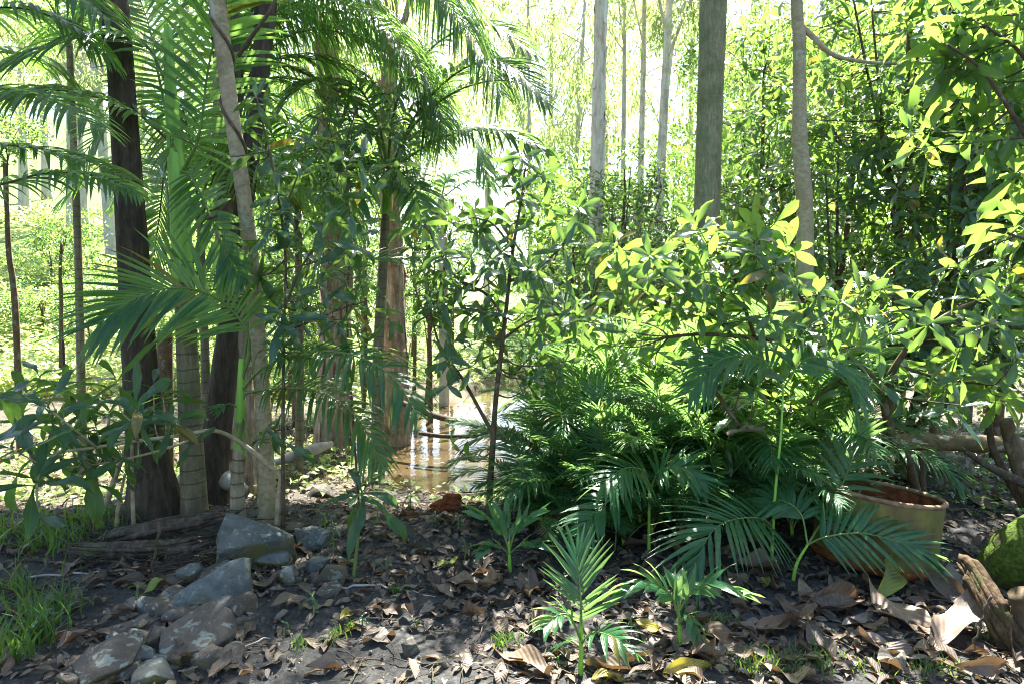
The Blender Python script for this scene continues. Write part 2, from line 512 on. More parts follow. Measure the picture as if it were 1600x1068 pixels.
def green_shaft():
    t = NT('green_crownshaft')
    g = t.n('NewGeometry').outputs['Position']
    v = t.n('SeparateXYZ', Vector=t.n('UVMap').outputs[0]).outputs[1]
    a = t.noise(t.mapped(g, (1, 1, .08)), 40, 4)
    col = t.ramp(a, [(.3, (.15, .34, .035)), (.7, (.25, .48, .06))])
    sp = t.n('MapRange', Value=t.noise(t.mapped(g, (1, 1, .6)), 9, 4, .6), _1=.58, _2=.68).outputs[0]
    col = t.mix(t.math('MULTIPLY', sp, .75), col, (.10, .085, .055))
    return t.finish(col, .42, .4, t.bump(a, .25, .004))
M_SHAFT = green_shaft()
t = NT('palm_rachis'); g = t.n('NewGeometry').outputs['Position']
M_RACHIS = t.finish(t.ramp(t.noise(g, 12, 3), [(.35, (.07, .14, .025)), (.65, (.17, .22, .06))]), .5, .35)
t = NT('brown_rachis'); g = t.n('NewGeometry').outputs['Position']
M_RACHISB = t.finish(t.ramp(t.noise(g, 12, 3), [(.35, (.05, .035, .02)), (.65, (.12, .10, .04))]), .6, .3)

def stone_mat(name, c0, c1, c2, moss=.35):
    t = NT(name)
    g = t.n('TexCoord').outputs['Object']
    wp = t.n('NewGeometry').outputs['Position']
    a = t.noise(wp, 9, 8, .62, .3); b = t.noise(wp, 55, 5, .7)
    r = t.n('ObjectInfo').outputs['Random']
    col = t.ramp(a, [(.33, c0), (.5, c1), (.68, c2)])
    col = t.mix(t.math('MULTIPLY', r, .5), col, t.mix(a, (.06, .048, .034), (.12, .105, .082)))
    li = t.n('MapRange', Value=t.noise(wp, 17, 5, .6, .6), _1=.56, _2=.60).outputs[0]
    col = t.mix(t.math('MULTIPLY', li, t.math('MULTIPLY', t.math('FRACT', t.math('MULTIPLY', r, 5.3)), .85)), col, (.21, .245, .20))
    li2 = t.n('MapRange', Value=t.noise(t.mapped(wp, loc=(4, 2, 1)), 26, 4, .6), _1=.60, _2=.63).outputs[0]
    col = t.mix(t.math('MULTIPLY', li2, t.math('MULTIPLY', t.math('FRACT', t.math('MULTIPLY', r, 8.9)), .8)), col, (.27, .30, .27))
    nz = t.n('SeparateXYZ', Vector=t.n('NewGeometry').outputs['Normal']).outputs[2]
    side = t.n('MapRange', Value=nz, _1=.6, _2=.1).outputs[0]
    mo = t.math('MULTIPLY', t.n('MapRange', Value=t.noise(wp, 6, 4), _1=.42, _2=.58).outputs[0], side)
    col = t.mix(t.math('MULTIPLY', mo, moss), col, (.10, .095, .025))
    h = t.math('ADD', t.math('MULTIPLY', a, .8), t.math('MULTIPLY', b, .35))
    return t.finish(col, .82, .3, t.bump(h, .8, .018))
M_STONE = stone_mat('lichen_stone', (.045, .055, .052), (.085, .098, .092), (.13, .142, .13), .85)
M_STONE2 = stone_mat('brown_stone', (.045, .036, .026), (.08, .066, .05), (.12, .10, .08), .6)

def ground_mat():
    t = NT('forest_soil')
    g = t.n('NewGeometry').outputs['Position']
    a = t.noise(g, 3.2, 6, .6); b = t.noise(g, 24, 7, .68); c = t.noise(g, 130, 4, .7)
    soil = t.ramp(b, [(.32, (.013, .013, .012)), (.5, (.042, .042, .039)), (.68, (.10, .098, .09))])
    soil = t.mix(t.math('MULTIPLY', a, .55), soil, (.060, .060, .056))
    cr = t.n('MapRange', Value=c, _1=.62, _2=.68).outputs[0]
    soil = t.mix(t.math('MULTIPLY', cr, .5), soil, (.15, .125, .10))
    dry = t.ramp(t.noise(g, 15, 6, .65), [(.3, (.05, .042, .026)), (.55, (.115, .098, .062)), (.75, (.20, .18, .12))])
    grs = t.ramp(t.noise(g, 2.4, 6, .62), [(.3, (.055, .095, .022)), (.5, (.10, .16, .035)), (.7, (.19, .23, .075))])
    zd = t.n('Attribute', {'attribute_name': 'dry'}).outputs['Fac']
    zg = t.n('Attribute', {'attribute_name': 'meadow'}).outputs['Fac']
    zw = t.n('Attribute', {'attribute_name': 'wet'}).outputs['Fac']
    col = t.mix(zd, soil, dry); col = t.mix(zg, col, grs); col = t.mix(zw, col, (.17, .105, .042))
    h = t.math('ADD', t.math('MULTIPLY', b, .7), t.math('MULTIPLY', c, .35))
    rg = t.math('SUBTRACT', .95, t.math('MULTIPLY', zw, .5))
    return t.finish(col, rg, .3, t.bump(h, 1.0, .03))
M_GROUND = ground_mat()

t = NT('muddy_water'); g = t.n('NewGeometry').outputs['Position']
wc = t.ramp(t.noise(g, 1.3, 4), [(.35, (.035, .026, .013)), (.65, (.085, .060, .030))])
M_WATER = t.finish(wc, .03, .6, t.bump(t.noise(t.mapped(g, (1, 1, 1)), 5, 3), .22, .02), IOR=1.33)

t = NT('moss'); g = t.n('NewGeometry').outputs['Position']
ms = t.noise(g, 46, 7, .72); mc = t.noise(g, 6, 3)
mcol = t.ramp(ms, [(.3, (.022, .040, .008)), (.5, (.075, .12, .018)), (.72, (.17, .22, .045))])
mcol = t.mix(t.math('MULTIPLY', t.n('MapRange', Value=mc, _1=.50, _2=.62).outputs[0], .8), mcol, (.075, .058, .038))
M_MOSS = t.finish(mcol, .95, .1, t.bump(ms, 1.0, .02))

def drum_mats():
    t = NT('algae_rust_steel'); g = t.n('NewGeometry').outputs['Position']
    a = t.noise(g, 5, 6, .62); b = t.noise(t.mapped(g, (1, 1, .35)), 14, 5, .6)
    col = t.ramp(b, [(.3, (.075, .076, .018)), (.5, (.135, .130, .03)), (.7, (.19, .165, .045))])
    rs_ = t.n('MapRange', Value=a, _1=.47, _2=.60).outputs[0]
    col = t.mix(t.math('MULTIPLY', rs_, .75), col, (.13, .07, .035))
    out = t.finish(col, .7, .3, t.bump(b, .3, .006))
    t = NT('rust'); g = t.n('NewGeometry').outputs['Position']
    a = t.noise(g, 16, 7, .68)
    inn = t.finish(t.ramp(a, [(.3, (.045, .016, .008)), (.5, (.16, .055, .018)), (.7, (.30, .13, .045))]), .9, .15, t.bump(a, .7, .01))
    t = NT('rim_rust'); g = t.n('NewGeometry').outputs['Position']
    a = t.noise(g, 22, 6, .65)
    rim = t.finish(t.ramp(a, [(.3, (.10, .055, .03)), (.5, (.20, .125, .07)), (.7, (.28, .21, .12))]), .7, .3, t.bump(a, .5, .006))
    return out, inn, rim
M_DRUM, M_RUST, M_RIM = drum_mats()
t = NT('iron_post'); g = t.n('NewGeometry').outputs['Position']
M_IRON = t.finish(t.ramp(t.noise(g, 20, 4), [(.35, (.012, .009, .008)), (.7, (.05, .032, .022))]), .8, .3)
t = NT('wire'); M_WIRE = t.finish((.22, .21, .19), .5, .4, Metallic=.6)
t = NT('flower_white'); M_SEED = t.finish((.01, .01, .012), .4, .4)
# ------------------------------------------------------------------ the ground and the water
def build_ground():
    ys = np.concatenate([np.linspace(-2.5, 1.6, 24)[:-1], np.geomspace(1.6 + 3, 223, 400) - 3])
    th = np.linspace(-1, 1, 341); th = np.sign(th) * (0.62 * np.abs(th) + 0.7 * np.abs(th) ** 3)
    Y, TH = np.meshgrid(ys, th, indexing='ij')
    X = TH * (Y + 3.4)
    Z = H(X, Y)
    for k, (f, a) in enumerate(((9, .010), (21, .006), (47, .0035))):   # clods and crumbs near by
        Z = Z + a * np.sin(f * X + 2.1 * np.sin(f * .6 * Y + k)) * np.sin(f * 1.1 * Y + 1.7 * np.sin(f * .7 * X)) * (Y < 9)
    nr, nc = Y.shape
    i = np.arange(nr - 1)[:, None] * nc; j = np.arange(nc - 1)[None]
    Q = np.stack([i + j, i + j + 1, i + j + nc + 1, i + j + nc], -1).reshape(-1, 4)
    me = mesh_np('ground', np.stack([X, Y, Z], -1).reshape(-1, 3), Q, None, M_GROUND)
    cd = creek_dist(X, Y)
    n1 = bumps(X * .7 + 5, Y * .7)
    dry = sstep(5.2, 7.5, Y + n1 * .4) * (1 - sstep(.62, 1.2, np.abs(X) / np.maximum(Y, 1)) * .5) * .85
    mead = sstep(14, 18.5, Y + n1 * 1.2)
    wet = 1 - sstep(-.15, .12, cd + n1 * .05)
    for nm, arr in (('dry', dry), ('meadow', mead), ('wet', wet)):
        at = me.attributes.new(nm, 'FLOAT', 'POINT')
        at.data.foreach_set('value', np.ascontiguousarray(arr.ravel(), np.float32))
    tag(link('ground', me), 'dark soil and bank of the forest floor', None, None, 'structure')
build_ground()
wv = []
wp = [(-10, 4.6), (-10, 7.0), (-5, 8.6), (-3.6, 11), (-2, 12), (-1.6, 15.5), (0.5, 20.5), (3.4, 20.5), (2.8, 16), (1.6, 12), (1.0, 7.2), (-1.6, 7.0), (-2.3, 8.0), (-4, 6.0)]
bm = bmesh.new()
bm.faces.new([bm.verts.new((x, y, WATER_Z)) for x, y in wp])
bmesh.ops.triangulate(bm, faces=bm.faces[:])
me = bpy.data.meshes.new('water'); bm.to_mesh(me); bm.free(); me.materials.append(M_WATER)
tag(link('water', me), 'muddy brown water of the creek reflecting the sky', None, None, 'structure')

# ------------------------------------------------------------------ builders
def wpts(pts):
    """[(px,py,d,width px)] -> world points and radii"""
    C = np.array([P(a, b, d) for a, b, d, _ in pts]); r = np.array([w_ * d / F * .5 for _, _, d, w_ in pts])
    return C, r

def root_it(C, r, sink=.06):
    C = C.copy(); C[-1, 2] = Hs(C[-1, 0], C[-1, 1]) - sink
    return C, r

def trunk_mesh(name, C, r, mat, n=40, sides=14, ridge=0., lump=.02, seed=0, mi=None):
    S = smooth_curve(np.hstack([C, r[:, None]]), n)
    return mesh_np(name, *tube(S[:, :3], np.maximum(S[:, 3], .002), sides, ridge, seed, lump), mat), S

def local(C, base):
    return np.asarray(C, float) - np.array(base)

def frond_arrays(C, L, n=30, W=.03, g=.4, start=.18, a0=72, a1=28, up=(0, -.35, 1), vee=.15, rr=.012, seed=0, nr=22, jit=.10, prof=(.55, .35), missing=0.05):
    """rachis and leaflets of one pinnate frond along control points C"""
    rs = np.random.RandomState(seed)
    W = W * 1.05
    S = smooth_curve(C, nr)
    rachis = tube(S, np.linspace(rr, rr * .18, nr), 6, cap=False)
    T = np.gradient(S, axis=0); T /= np.linalg.norm(T, axis=1)[:, None]
    t = np.repeat(np.linspace(start, .995, n), 2) + rs.uniform(-.3, .3, 2 * n) / n
    t = np.clip(t, 0, .999)
    side = np.tile([1., -1.], n)
    if missing:
        keep = rs.uniform(size=2 * n) > missing; t, side = t[keep], side[keep]
    m = len(t)
    x = t * (nr - 1); i = x.astype(int); f = (x - i)[:, None]
    p = S[i] * (1 - f) + S[np.minimum(i + 1, nr - 1)] * f
    Tt = T[i] * (1 - f) + T[np.minimum(i + 1, nr - 1)] * f
    Tt /= np.linalg.norm(Tt, axis=1)[:, None]
    U = np.array(up, float)[None] - Tt * (Tt @ np.array(up, float))[:, None]
    U /= np.linalg.norm(U, axis=1)[:, None] + 1e-9
    Sd = np.cross(Tt, U)
    tn = (t - start) / (1 - start)
    a = np.radians(a0 + (a1 - a0) * tn) + rs.uniform(-jit, jit, m)
    d0 = np.cos(a)[:, None] * Tt + (np.sin(a) * side)[:, None] * Sd + (vee * np.sin(a) + rs.uniform(-jit, jit, m))[:, None] * U
    d0 /= np.linalg.norm(d0, axis=1)[:, None]
    ln = L * (prof[0] + (1 - prof[0]) * np.sin(np.pi * np.clip(tn * .85 + .1, 0, 1))) * np.where(tn > .8, 1 - prof[1] * (tn - .8) / .2, 1) * rs.uniform(.92, 1.06, m)
    K = 6
    s = np.linspace(0, 1, K)
    gg = g * rs.uniform(.8, 1.2, m)
    D = d0[:, None, :] + np.array([0, 0, -1.0])[None, None] * (gg[:, None, None] * 1.7 * s[None, :, None] ** 1.3)
    D /= np.linalg.norm(D, axis=2)[:, :, None]
    c = p[:, None, :] + np.concatenate([np.zeros((m, 1, 3)), np.cumsum(D[:, :-1] * (ln / (K - 1))[:, None, None], 1)], 1)
    Wd = Tt[:, None, :] - D * np.sum(Tt[:, None, :] * D, 2)[:, :, None]
    Wd /= np.linalg.norm(Wd, axis=2)[:, :, None] + 1e-9
    N = np.cross(D, Wd)
    wp_ = np.array([.45, 1.0, .95, .72, .42, .03]) * W * .5
    wl = wp_[None, :, None] * (ln / L)[:, None, None] ** .5
    V = np.stack([c - Wd * wl + N * wl * .35, c, c + Wd * wl + N * wl * .35], 2)   # (m,K,3,3)
    UV = np.stack(np.broadcast_arrays(s[:, None], np.array([0, .5, 1])[None]), -1).reshape(-1, 2)
    q = np.array([(k * 3 + j, k * 3 + 3 + j, k * 3 + 4 + j, k * 3 + 1 + j) for k in range(K - 1) for j in range(2)])
    return rachis, V.reshape(m, K * 3, 3), q, UV

def frond_mesh(name, arr, mat, rmat):
    rachis, V, q, UV = arr
    m, k = V.shape[:2]
    v2, q2, u2 = V.reshape(-1, 3), (q[None] + (np.arange(m) * k)[:, None, None]).reshape(-1, 4), np.tile(UV, (m, 1))
    v, qq, u = join([(v2, q2, u2), rachis])
    me = mesh_np(name, v, qq, u, mat)
    me.materials.append(rmat)
    mi = np.zeros(len(qq), np.int32); mi[len(q2):] = 1
    me.polygons.foreach_set('material_index', mi)
    return me

def add_frond(parent, base, C, L, split=False, mat=None, rmat=None, **kw):
    mat = mat or M_PALM; rmat = rmat or M_RACHIS
    arr = frond_arrays(local(C, base), L, **kw)
    if not split:
        return link('frond', frond_mesh('frond', arr, mat, rmat), parent)
    rachis, V, q, UV = arr
    fo = link('frond', mesh_np('frond', *rachis, rmat), parent)
    for v in V:
        link('leaflet', mesh_np('leaflet', v, q, UV, mat), fo)
    return fo

def PP(*pts):
    return np.array([P(*p) for p in pts])

# crowns: leaf clusters through a volume, made once and shared
def crown_mesh(name, clusters, per, tpl, L, mat, seed, shape='ball', sig=.16, droop=.6):
    rs = np.random.RandomState(seed)
    d = rs.normal(size=(clusters, 3)); d /= np.linalg.norm(d, axis=1)[:, None]
    c = d * (rs.uniform(.25, 1, clusters) ** .5)[:, None]
    k = np.repeat(c, per, 0)
    pos = k + rs.normal(size=k.shape) * sig * rs.uniform(.5, 1.3, (len(k), 1))
    X = rs.normal(size=pos.shape); X[:, 2] = X[:, 2] * .5 - droop
    Z = rs.normal(size=pos.shape) * .7; Z[:, 2] += .7
    M = frames(pos, X, Z, L * rs.uniform(.7, 1.25, len(pos)))
    return mesh_np(name, *scatter(tpl, M), mat), c

def tree(name, label, cat, C, r, mat, crown=None, cz=None, crad=None, group=None, ridge=0., lump=.02, seed=0, limbs=7, tname='trunk', bark=None, sides=14, n=40):
    """trunk from top (first point) to root (last), limbs and one shared crown"""
    C, r = root_it(C, r)
    base = Vector(C[-1]); base.z += .06
    e = empty(name, base, label, cat, group)
    me, S = trunk_mesh('trunk', local(C, base), r, mat, n, sides, ridge, lump, seed)
    link(tname, me, e)
    if crown is not None:
        top = C[0]
        ctr = np.array(cz) if cz is not None else top
        me_c, cl = crown
        rs = np.random.RandomState(seed + 5)
        parts = []
        for k in rs.choice(len(cl), min(limbs, len(cl)), replace=False):
            q = ctr + cl[k] * np.array(crad) * .9
            z0 = max(top[2] - abs(rs.normal()) * crad[2] * .8, C[-1, 2] + (top[2] - C[-1, 2]) * .3)
            f = np.clip((z0 - C[-1, 2]) / (top[2] - C[-1, 2]), 0, 1)
            idx = int((1 - f) * (len(S) - 1))
            a = S[idx, :3] + np.array(base)
            mid = (a + q) / 2 + np.array([0, 0, .12 * np.linalg.norm(q - a)])
            rr = max(S[idx, 3] * .45, .008)
            parts.append(tube(smooth_curve([a, mid, q], 9) - np.array(base), np.linspace(rr, rr * .2, 9), 6, cap=False))
        if parts:
            link('limbs', mesh_np('limbs', *join(parts), mat), e)
        mx = Matrix.Translation(Vector(ctr) - base) @ Matrix.Rotation(rs.uniform(0, 6.28), 4, 'Z') @ Matrix.Diagonal((*crad, 1))
        link('crown', me_c, e, mx)
    return e, S, base

LT_GUM = leaf_tpl(4, 1, .2, .45, .1, .35, seed=1)
LT_BUSH = leaf_tpl(4, 1, .42, .5, .15, .25, seed=2)
LT_MASS = leaf_tpl(5, 1, .34, .6, .14, .3, seed=3)
# ------------------------------------------------------------------ shared crowns
# crown local size: unit ball, so leaf lengths are relative to the crown radius
GUM1 = crown_mesh('gum_crown', 44, 74, LT_GUM, .08, M_GUM, 21, sig=.085, droop=1.1)
GUM2 = crown_mesh('gum_crown', 36, 84, LT_GUM, .09, M_GUM, 22, sig=.09, droop=1.1)
GUM3 = crown_mesh('gum_crown', 54, 62, LT_GUM, .075, M_GUM, 23, sig=.075, droop=1.1)
BROAD1 = crown_mesh('broad_crown', 60, 40, LT_BUSH, .10, M_BUSH, 31, sig=.14, droop=.5)
BROAD2 = crown_mesh('broad_crown', 90, 44, LT_BUSH, .075, M_BUSH, 32, sig=.13, droop=.5)
BROAD3 = crown_mesh('broad_crown', 58, 74, LT_BUSH, .06, M_BUSH, 33, sig=.10, droop=.5)

def up_to(C, r, z, dx=0.0, dy=0.0, rt=.5):
    """continue a trunk above the frame to height z"""
    top = np.array([C[0, 0] + dx, C[0, 1] + dy, z]); mid = (top + C[0]) / 2 + np.array([dx * .1, 0, 0])
    return np.vstack([top, mid, C]), np.concatenate([[r[0] * rt], [r[0] * .85], r])

# ------------------------------------------------------------------ large trunks
C, r = wpts([(178, -40, 4.9, 33), (186, 60, 4.9, 35), (196, 220, 4.9, 40), (208, 400, 4.9, 46), (218, 560, 4.9, 50), (228, 690, 4.9, 58), (238, 760, 4.9, 74), (242, 815, 4.9, 104)])
C, r = up_to(C, r, 7.4, -.25, .1)
tree('dark_tree', 'thick dark brown trunk with flared base rising past the palm fronds', 'tree', C, r, M_DARKBARK, BROAD2, (C[0][0], C[0][1] + .3, 8.2), (2.1, 2.0, 1.5), ridge=.035, seed=1, sides=26, n=70)

C, r = wpts([(362, 470, 5.6, 30), (352, 560, 5.6, 38), (342, 650, 5.6, 42), (330, 735, 5.6, 50), (326, 775, 5.6, 62)])
C, r = up_to(C, r, 6.5, .55, .2)
tree('leaning_dark_tree', 'dark leaning trunk behind the pale ringed palm stem', 'tree', C, r, M_DARKBARK, BROAD1, (C[0][0], C[0][1] + .2, 7.4), (1.6, 1.6, 1.3), ridge=.03, seed=2, sides=20, n=50)

# slender grey tree with a twining vine
C, r = wpts([(338, -40, 4.6, 26), (347, 60, 4.6, 24), (362, 180, 4.6, 23), (380, 300, 4.6, 23), (394, 420, 4.6, 23), (404, 540, 4.6, 24), (412, 660, 4.6, 25), (418, 806, 4.6, 30)])
GC, Gr = C.copy(), r.copy()
C, r = up_to(C, r, 5.2, .1, 0)
gt, GS, gb = tree('slender_grey_tree', 'slender pale grey trunk with a curve rising behind the large boulder', 'tree', C, r, M_GREYBARK, BROAD1, (C[0][0], C[0][1], 5.9), (1.2, 1.2, .9), seed=3, sides=18, n=60)
S = smooth_curve(np.hstack([GC, Gr[:, None]]), 60)[:26]
hel = []
for k in range(26):
    a = k * .62
    hel.append(S[k, :3] + (S[k, 3] + .006) * np.array([math.cos(a), math.sin(a), 0]))
hel = np.array(hel + [P(352, 320, 4.5), P(338, 335, 4.48), P(322, 342, 4.48)])
vb = Vector(hel[0])
v = empty('twining_vine', vb, 'thin brown vine twisting around the slender grey trunk', 'vine')
link('stem', mesh_np('stem', *tube(smooth_curve(hel, 110) - np.array(vb), .011, 7, lump=.05), M_STEMBARK), v)
link('side_stem', mesh_np('side_stem', *tube(smooth_curve(PP((372, 88, 4.5), (395, 55, 4.45), (420, 20, 4.4), (440, -20, 4.4)), 14) - np.array(vb), np.linspace(.014, .01, 14), 7), M_STEMBARK), v)

# paperbarks over the creek
def flakes(e, base, S, rs, n, mat):
    """loose curling strips of bark standing off a trunk"""
    parts = []
    for _ in range(n):
        i = rs.randint(8, len(S) - 4); a = rs.uniform(0, 6.28)
        c, rad = S[i, :3], S[i, 3]
        ln, wd = rs.uniform(.12, .6), rs.uniform(.03, .11)
        k = 6; s = np.linspace(0, 1, k)
        out = rad * 1.01 + (s ** 2) * rs.uniform(.01, .07)
        dz = (s - .2) * ln * rs.choice([-1, 1])
        V = []
        for j in range(k):
            for q in (-.5, 0, .5):
                aa = a + q * wd / rad
                V.append((c[0] + math.cos(aa) * out[j], c[1] + math.sin(aa) * out[j], c[2] + dz[j]))
        Q = np.array([(j * 3 + q, j * 3 + q + 1, j * 3 + q + 4, j * 3 + q + 3) for j in range(k - 1) for q in range(2)])
        parts.append((np.array(V), Q, np.zeros((len(V), 2))))
    for p_ in parts:
        link('bark_strip', mesh_np('bark_strip', *p_, mat), e)

def paper(name, label, pts, top, crown, ccen, crad, mat, seed, nfl=40, ridge=.07, group=None):
    C, r = wpts(pts); C, r = up_to(C, r, top, .1, 0)
    e, S, b = tree(name, label, 'tree', C, r, mat, crown, ccen, crad, group, ridge=ridge, lump=.05, seed=seed, sides=38, n=130)
    if nfl: flakes(e, b, S, np.random.RandomState(seed), nfl, mat)
    return e

paper('paperbark_tree', 'thick flaking orange paperbark trunk left of the creek', [(508, -20, 8.6, 30), (512, 120, 8.6, 34), (516, 260, 8.6, 40), (528, 400, 8.6, 46), (524, 520, 8.6, 46), (524, 610, 8.6, 52), (522, 700, 8.6, 66)], 8.0, BROAD3, (-2.6, 10.2, 9.4), (2.5, 2.0, 1.8), M_PAPER, 4, 110, .11)
paper('paperbark_tree', 'flaking paperbark trunk standing right beside the creek, left of the gap', [(606, 260, 9.5, 26), (612, 340, 9.5, 28), (614, 420, 9.5, 34), (617, 520, 9.5, 34), (618, 620, 9.5, 40), (618, 700, 9.5, 50)], 8.2, BROAD3, (-0.8, 9.3, 9.8), (2.5, 1.5, 1.5), M_PAPER, 5, 80, .11)
paper('paperbark_tree', 'reddish paperbark trunk hidden behind the slender grey trunk', [(350, 150, 6.6, 30), (354, 300, 6.6, 32), (362, 430, 6.6, 36), (374, 560, 6.6, 36), (380, 640, 6.6, 40), (380, 730, 6.6, 56)], 7.4, GUM3, (-2.9, 7.4, 8.8), (2.2, 2.0, 1.7), M_PAPER, 6, 60, .11)
paper('paperbark_tree', 'pale straight paperbark trunk between centre sapling and grey-green trunk', [(941, -20, 12, 19), (936, 130, 12, 20), (933, 260, 12, 21), (930, 380, 12, 22), (927, 480, 12, 24), (925, 600, 12, 30)], 9.6, GUM2, (1.9, 12.9, 9.6), (2.3, 2.1, 1.7), M_WHITEPAPER, 7, 70, .10)
# the two big stems on the right
C, r = wpts([(1117, -30, 6.8, 40), (1113, 60, 6.8, 40), (1108, 200, 6.8, 39), (1104, 340, 6.8, 40), (1101, 480, 6.8, 42), (1098, 700, 6.8, 48)])
C, r = up_to(C, r, 10.5, .3, 0)
tree('grey_green_tree', 'smooth stout grey-green ringed trunk on the right of centre', 'tree', C, r, M_TALLPALM, BROAD1, (C[0][0], 7.0, 12.0), (2.2, 2.0, 1.5), seed=8, sides=24, n=60, lump=.008)
C, r = wpts([(1244, -30, 6.2, 17), (1249, 60, 6.2, 19), (1249, 160, 6.2, 20), (1250, 230, 6.2, 23), (1257, 320, 6.2, 25), (1258, 420, 6.2, 25), (1256, 520, 6.2, 26), (1258, 700, 6.2, 30)])
C, r = up_to(C, r, 10.0, -.2, 0)
e, S, b = tree('tan_tree', 'slim tan trunk with a slight bend before the dense dark shrubs', 'tree', C, r, M_GREYBARK, BROAD1, (C[0][0], 6.4, 11.5), (1.8, 1.6, 1.3), seed=9, sides=18, n=60)
link('side_branch', mesh_np('side_branch', *tube(smooth_curve(local(PP((1250, 40, 6.2), (1270, 58, 6.2), (1300, 85, 6.2), (1345, 96, 6.2), (1400, 100, 6.3)), b), 16), np.linspace(.03, .012, 16), 8), M_GREYBARK), e)

# thin stems
def stem_tree(name, label, cat, pts, mat, crown=None, **kw):
    C, r = wpts(pts)
    return tree(name, label, cat, C, r, mat, crown, seed=kw.pop('seed', 3), n=30, sides=9, lump=.05, **kw)
stem_tree('thin_sapling', 'thin bent brown sapling stem at the far left before the meadow', 'sapling', [(8, 250, 8.5, 7), (11, 330, 8.5, 7), (14, 400, 8.5, 8), (20, 440, 8.5, 9), (26, 520, 8.5, 10), (29, 630, 8.5, 12)], M_STEMBARK, BROAD1, cz=P(0, 200, 8.6), crad=(.5, .5, .5), limbs=4)
stem_tree('thin_sapling', 'forked thin leafy sapling in the bright meadow near the iron post', 'sapling', [(96, 380, 14, 4), (94, 430, 14, 5), (96, 480, 14, 6), (94, 600, 14, 7)], M_STEMBARK, BROAD1, cz=P(98, 370, 14), crad=(.8, .7, .7), limbs=6, seed=7)

# ------------------------------------------------------------------ palms on the left
def palm(name, label, base_px, group=None):
    b = G(*base_px)
    return empty(name, b, label, 'palm', group), b

# tall palm with bright green crownshaft
e, b = palm('bangalow_palm', 'palm with bright green crownshaft and ringed tan trunk beside the dark trunk', (304, 806))
d = b.y
C, r = wpts([(288, 438, d, 31), (291, 520, d, 31), (295, 600, d, 33), (299, 690, d, 36), (303, 770, d, 40), (304, 806, d, 46)]); C, r = root_it(C, r)
link('trunk', trunk_mesh('trunk', local(C, b), r, M_RING, 60, 22, 0, .01, 3)[0], e)
C, r = wpts([(262, 40, d, 12), (266, 130, d, 17), (272, 220, d, 22), (279, 300, d, 28), (284, 380, d, 31), (288, 442, d, 33)])
link('crownshaft', trunk_mesh('crownshaft', local(C, b), r, M_SHAFT, 40, 20, 0, .015, 4)[0], e)
add_frond(e, b, PP((264, 220, d), (206, 172, d - .1), (110, 143, d - .35), (20, 148, d - .6), (-60, 175, d - .8)), .55, n=34, W=.035, g=.75, rmat=M_RACHISB, seed=1)
add_frond(e, b, PP((260, 130, d), (225, 68, d), (150, 54, d - .2), (50, 84, d - .4), (-40, 130, d - .5)), .55, n=34, W=.034, g=.6, rmat=M_RACHIS, seed=2)
add_frond(e, b, PP((268, 235, d + .1), (258, 262, d + .45), (250, 330, d + .7), (238, 420, d + .8)), .5, n=40, W=.024, g=.25, up=(0, -1, .4), seed=3, rmat=M_RACHISB, vee=.1)
add_frond(e, b, PP((283, 268, d - .02), (300, 278, d - .2), (325, 330, d - .35), (352, 390, d - .45), (378, 440, d - .55)), .30, n=26, W=.040, g=.15, up=(-.5, -.6, .6), seed=4, vee=.35)
add_frond(e, b, PP((282, 275, d), (310, 215, d - .1), (325, 110, d - .1), (345, 20, d - .2), (372, -60, d - .4)), .55, n=30, W=.034, g=.35, up=(.4, -.8, .4), seed=5)
add_frond(e, b, PP((266, 200, d), (248, 120, d + .2), (230, 30, d + .4), (200, -40, d + .7)), .55, n=28, W=.034, g=.3, up=(0, -.9, .3), seed=6)

# second tall palm, green shaft behind the grey trunk
e, b = palm('bangalow_palm', 'tall palm with pale ringed stem and narrow green shaft behind the grey trunk', (366, 770))
d = b.y
C, r = wpts([(371, 358, d, 21), (369, 420, d, 23), (367, 500, d, 24), (366, 640, d, 26), (366, 770, d, 30)]); C, r = root_it(C, r)
link('trunk', trunk_mesh('trunk', local(C, b), r, M_RINGPALE, 50, 18, 0, .01, 5)[0], e)
C, r = wpts([(362, 120, d, 14), (366, 220, d, 16), (369, 300, d, 19), (371, 362, d, 22)])
link('crownshaft', trunk_mesh('crownshaft', local(C, b), r, M_SHAFT, 24, 16, 0, .01, 6)[0], e)
add_frond(e, b, PP((364, 180, d), (342, 120, d), (334, 40, d), (338, -50, d + .1), (355, -140, d + .2)), .62, n=34, W=.038, g=.3, up=(0, -1, .2), seed=11, a0=80)
add_frond(e, b, PP((366, 190, d), (372, 80, d), (420, -30, d - .1), (530, -80, d - .2), (640, -50, d - .3), (735, 50, d - .4), (785, 150, d - .5)), .95, n=110, W=.020, g=1.5, up=(0, -.2, 1), seed=12, start=.25, a0=80, a1=45)
add_frond(e, b, PP((366, 180, d), (385, 92, d), (440, 100, d + .1), (524, 139, d + .3), (600, 190, d + .5), (650, 270, d + .6)), .60, n=48, W=.028, g=.7, up=(0, -.4, 1), rmat=M_RACHISB, seed=13, rr=.024)
add_frond(e, b, PP((367, 200, d), (380, 60, d + .3), (450, -20, d + .7), (560, 0, d + 1.1), (650, 90, d + 1.4), (690, 200, d + 1.5)), .95, n=100, W=.020, g=1.1, up=(0, -.3, 1), seed=14, start=.25)
add_frond(e, b, PP((367, 230, d), (395, 150, d + .4), (440, 170, d + .8), (480, 260, d + 1.0), (500, 340, d + 1.1)), .5, n=36, W=.026, g=.6, up=(0, -.6, .8), seed=15)
add_frond(e, b, PP((366, 240, d), (350, 200, d + .5), (325, 240, d + .8), (315, 330, d + 1.0), (318, 420, d + 1.1)), .48, n=34, W=.026, g=.4, up=(.2, -.8, .5), seed=16)
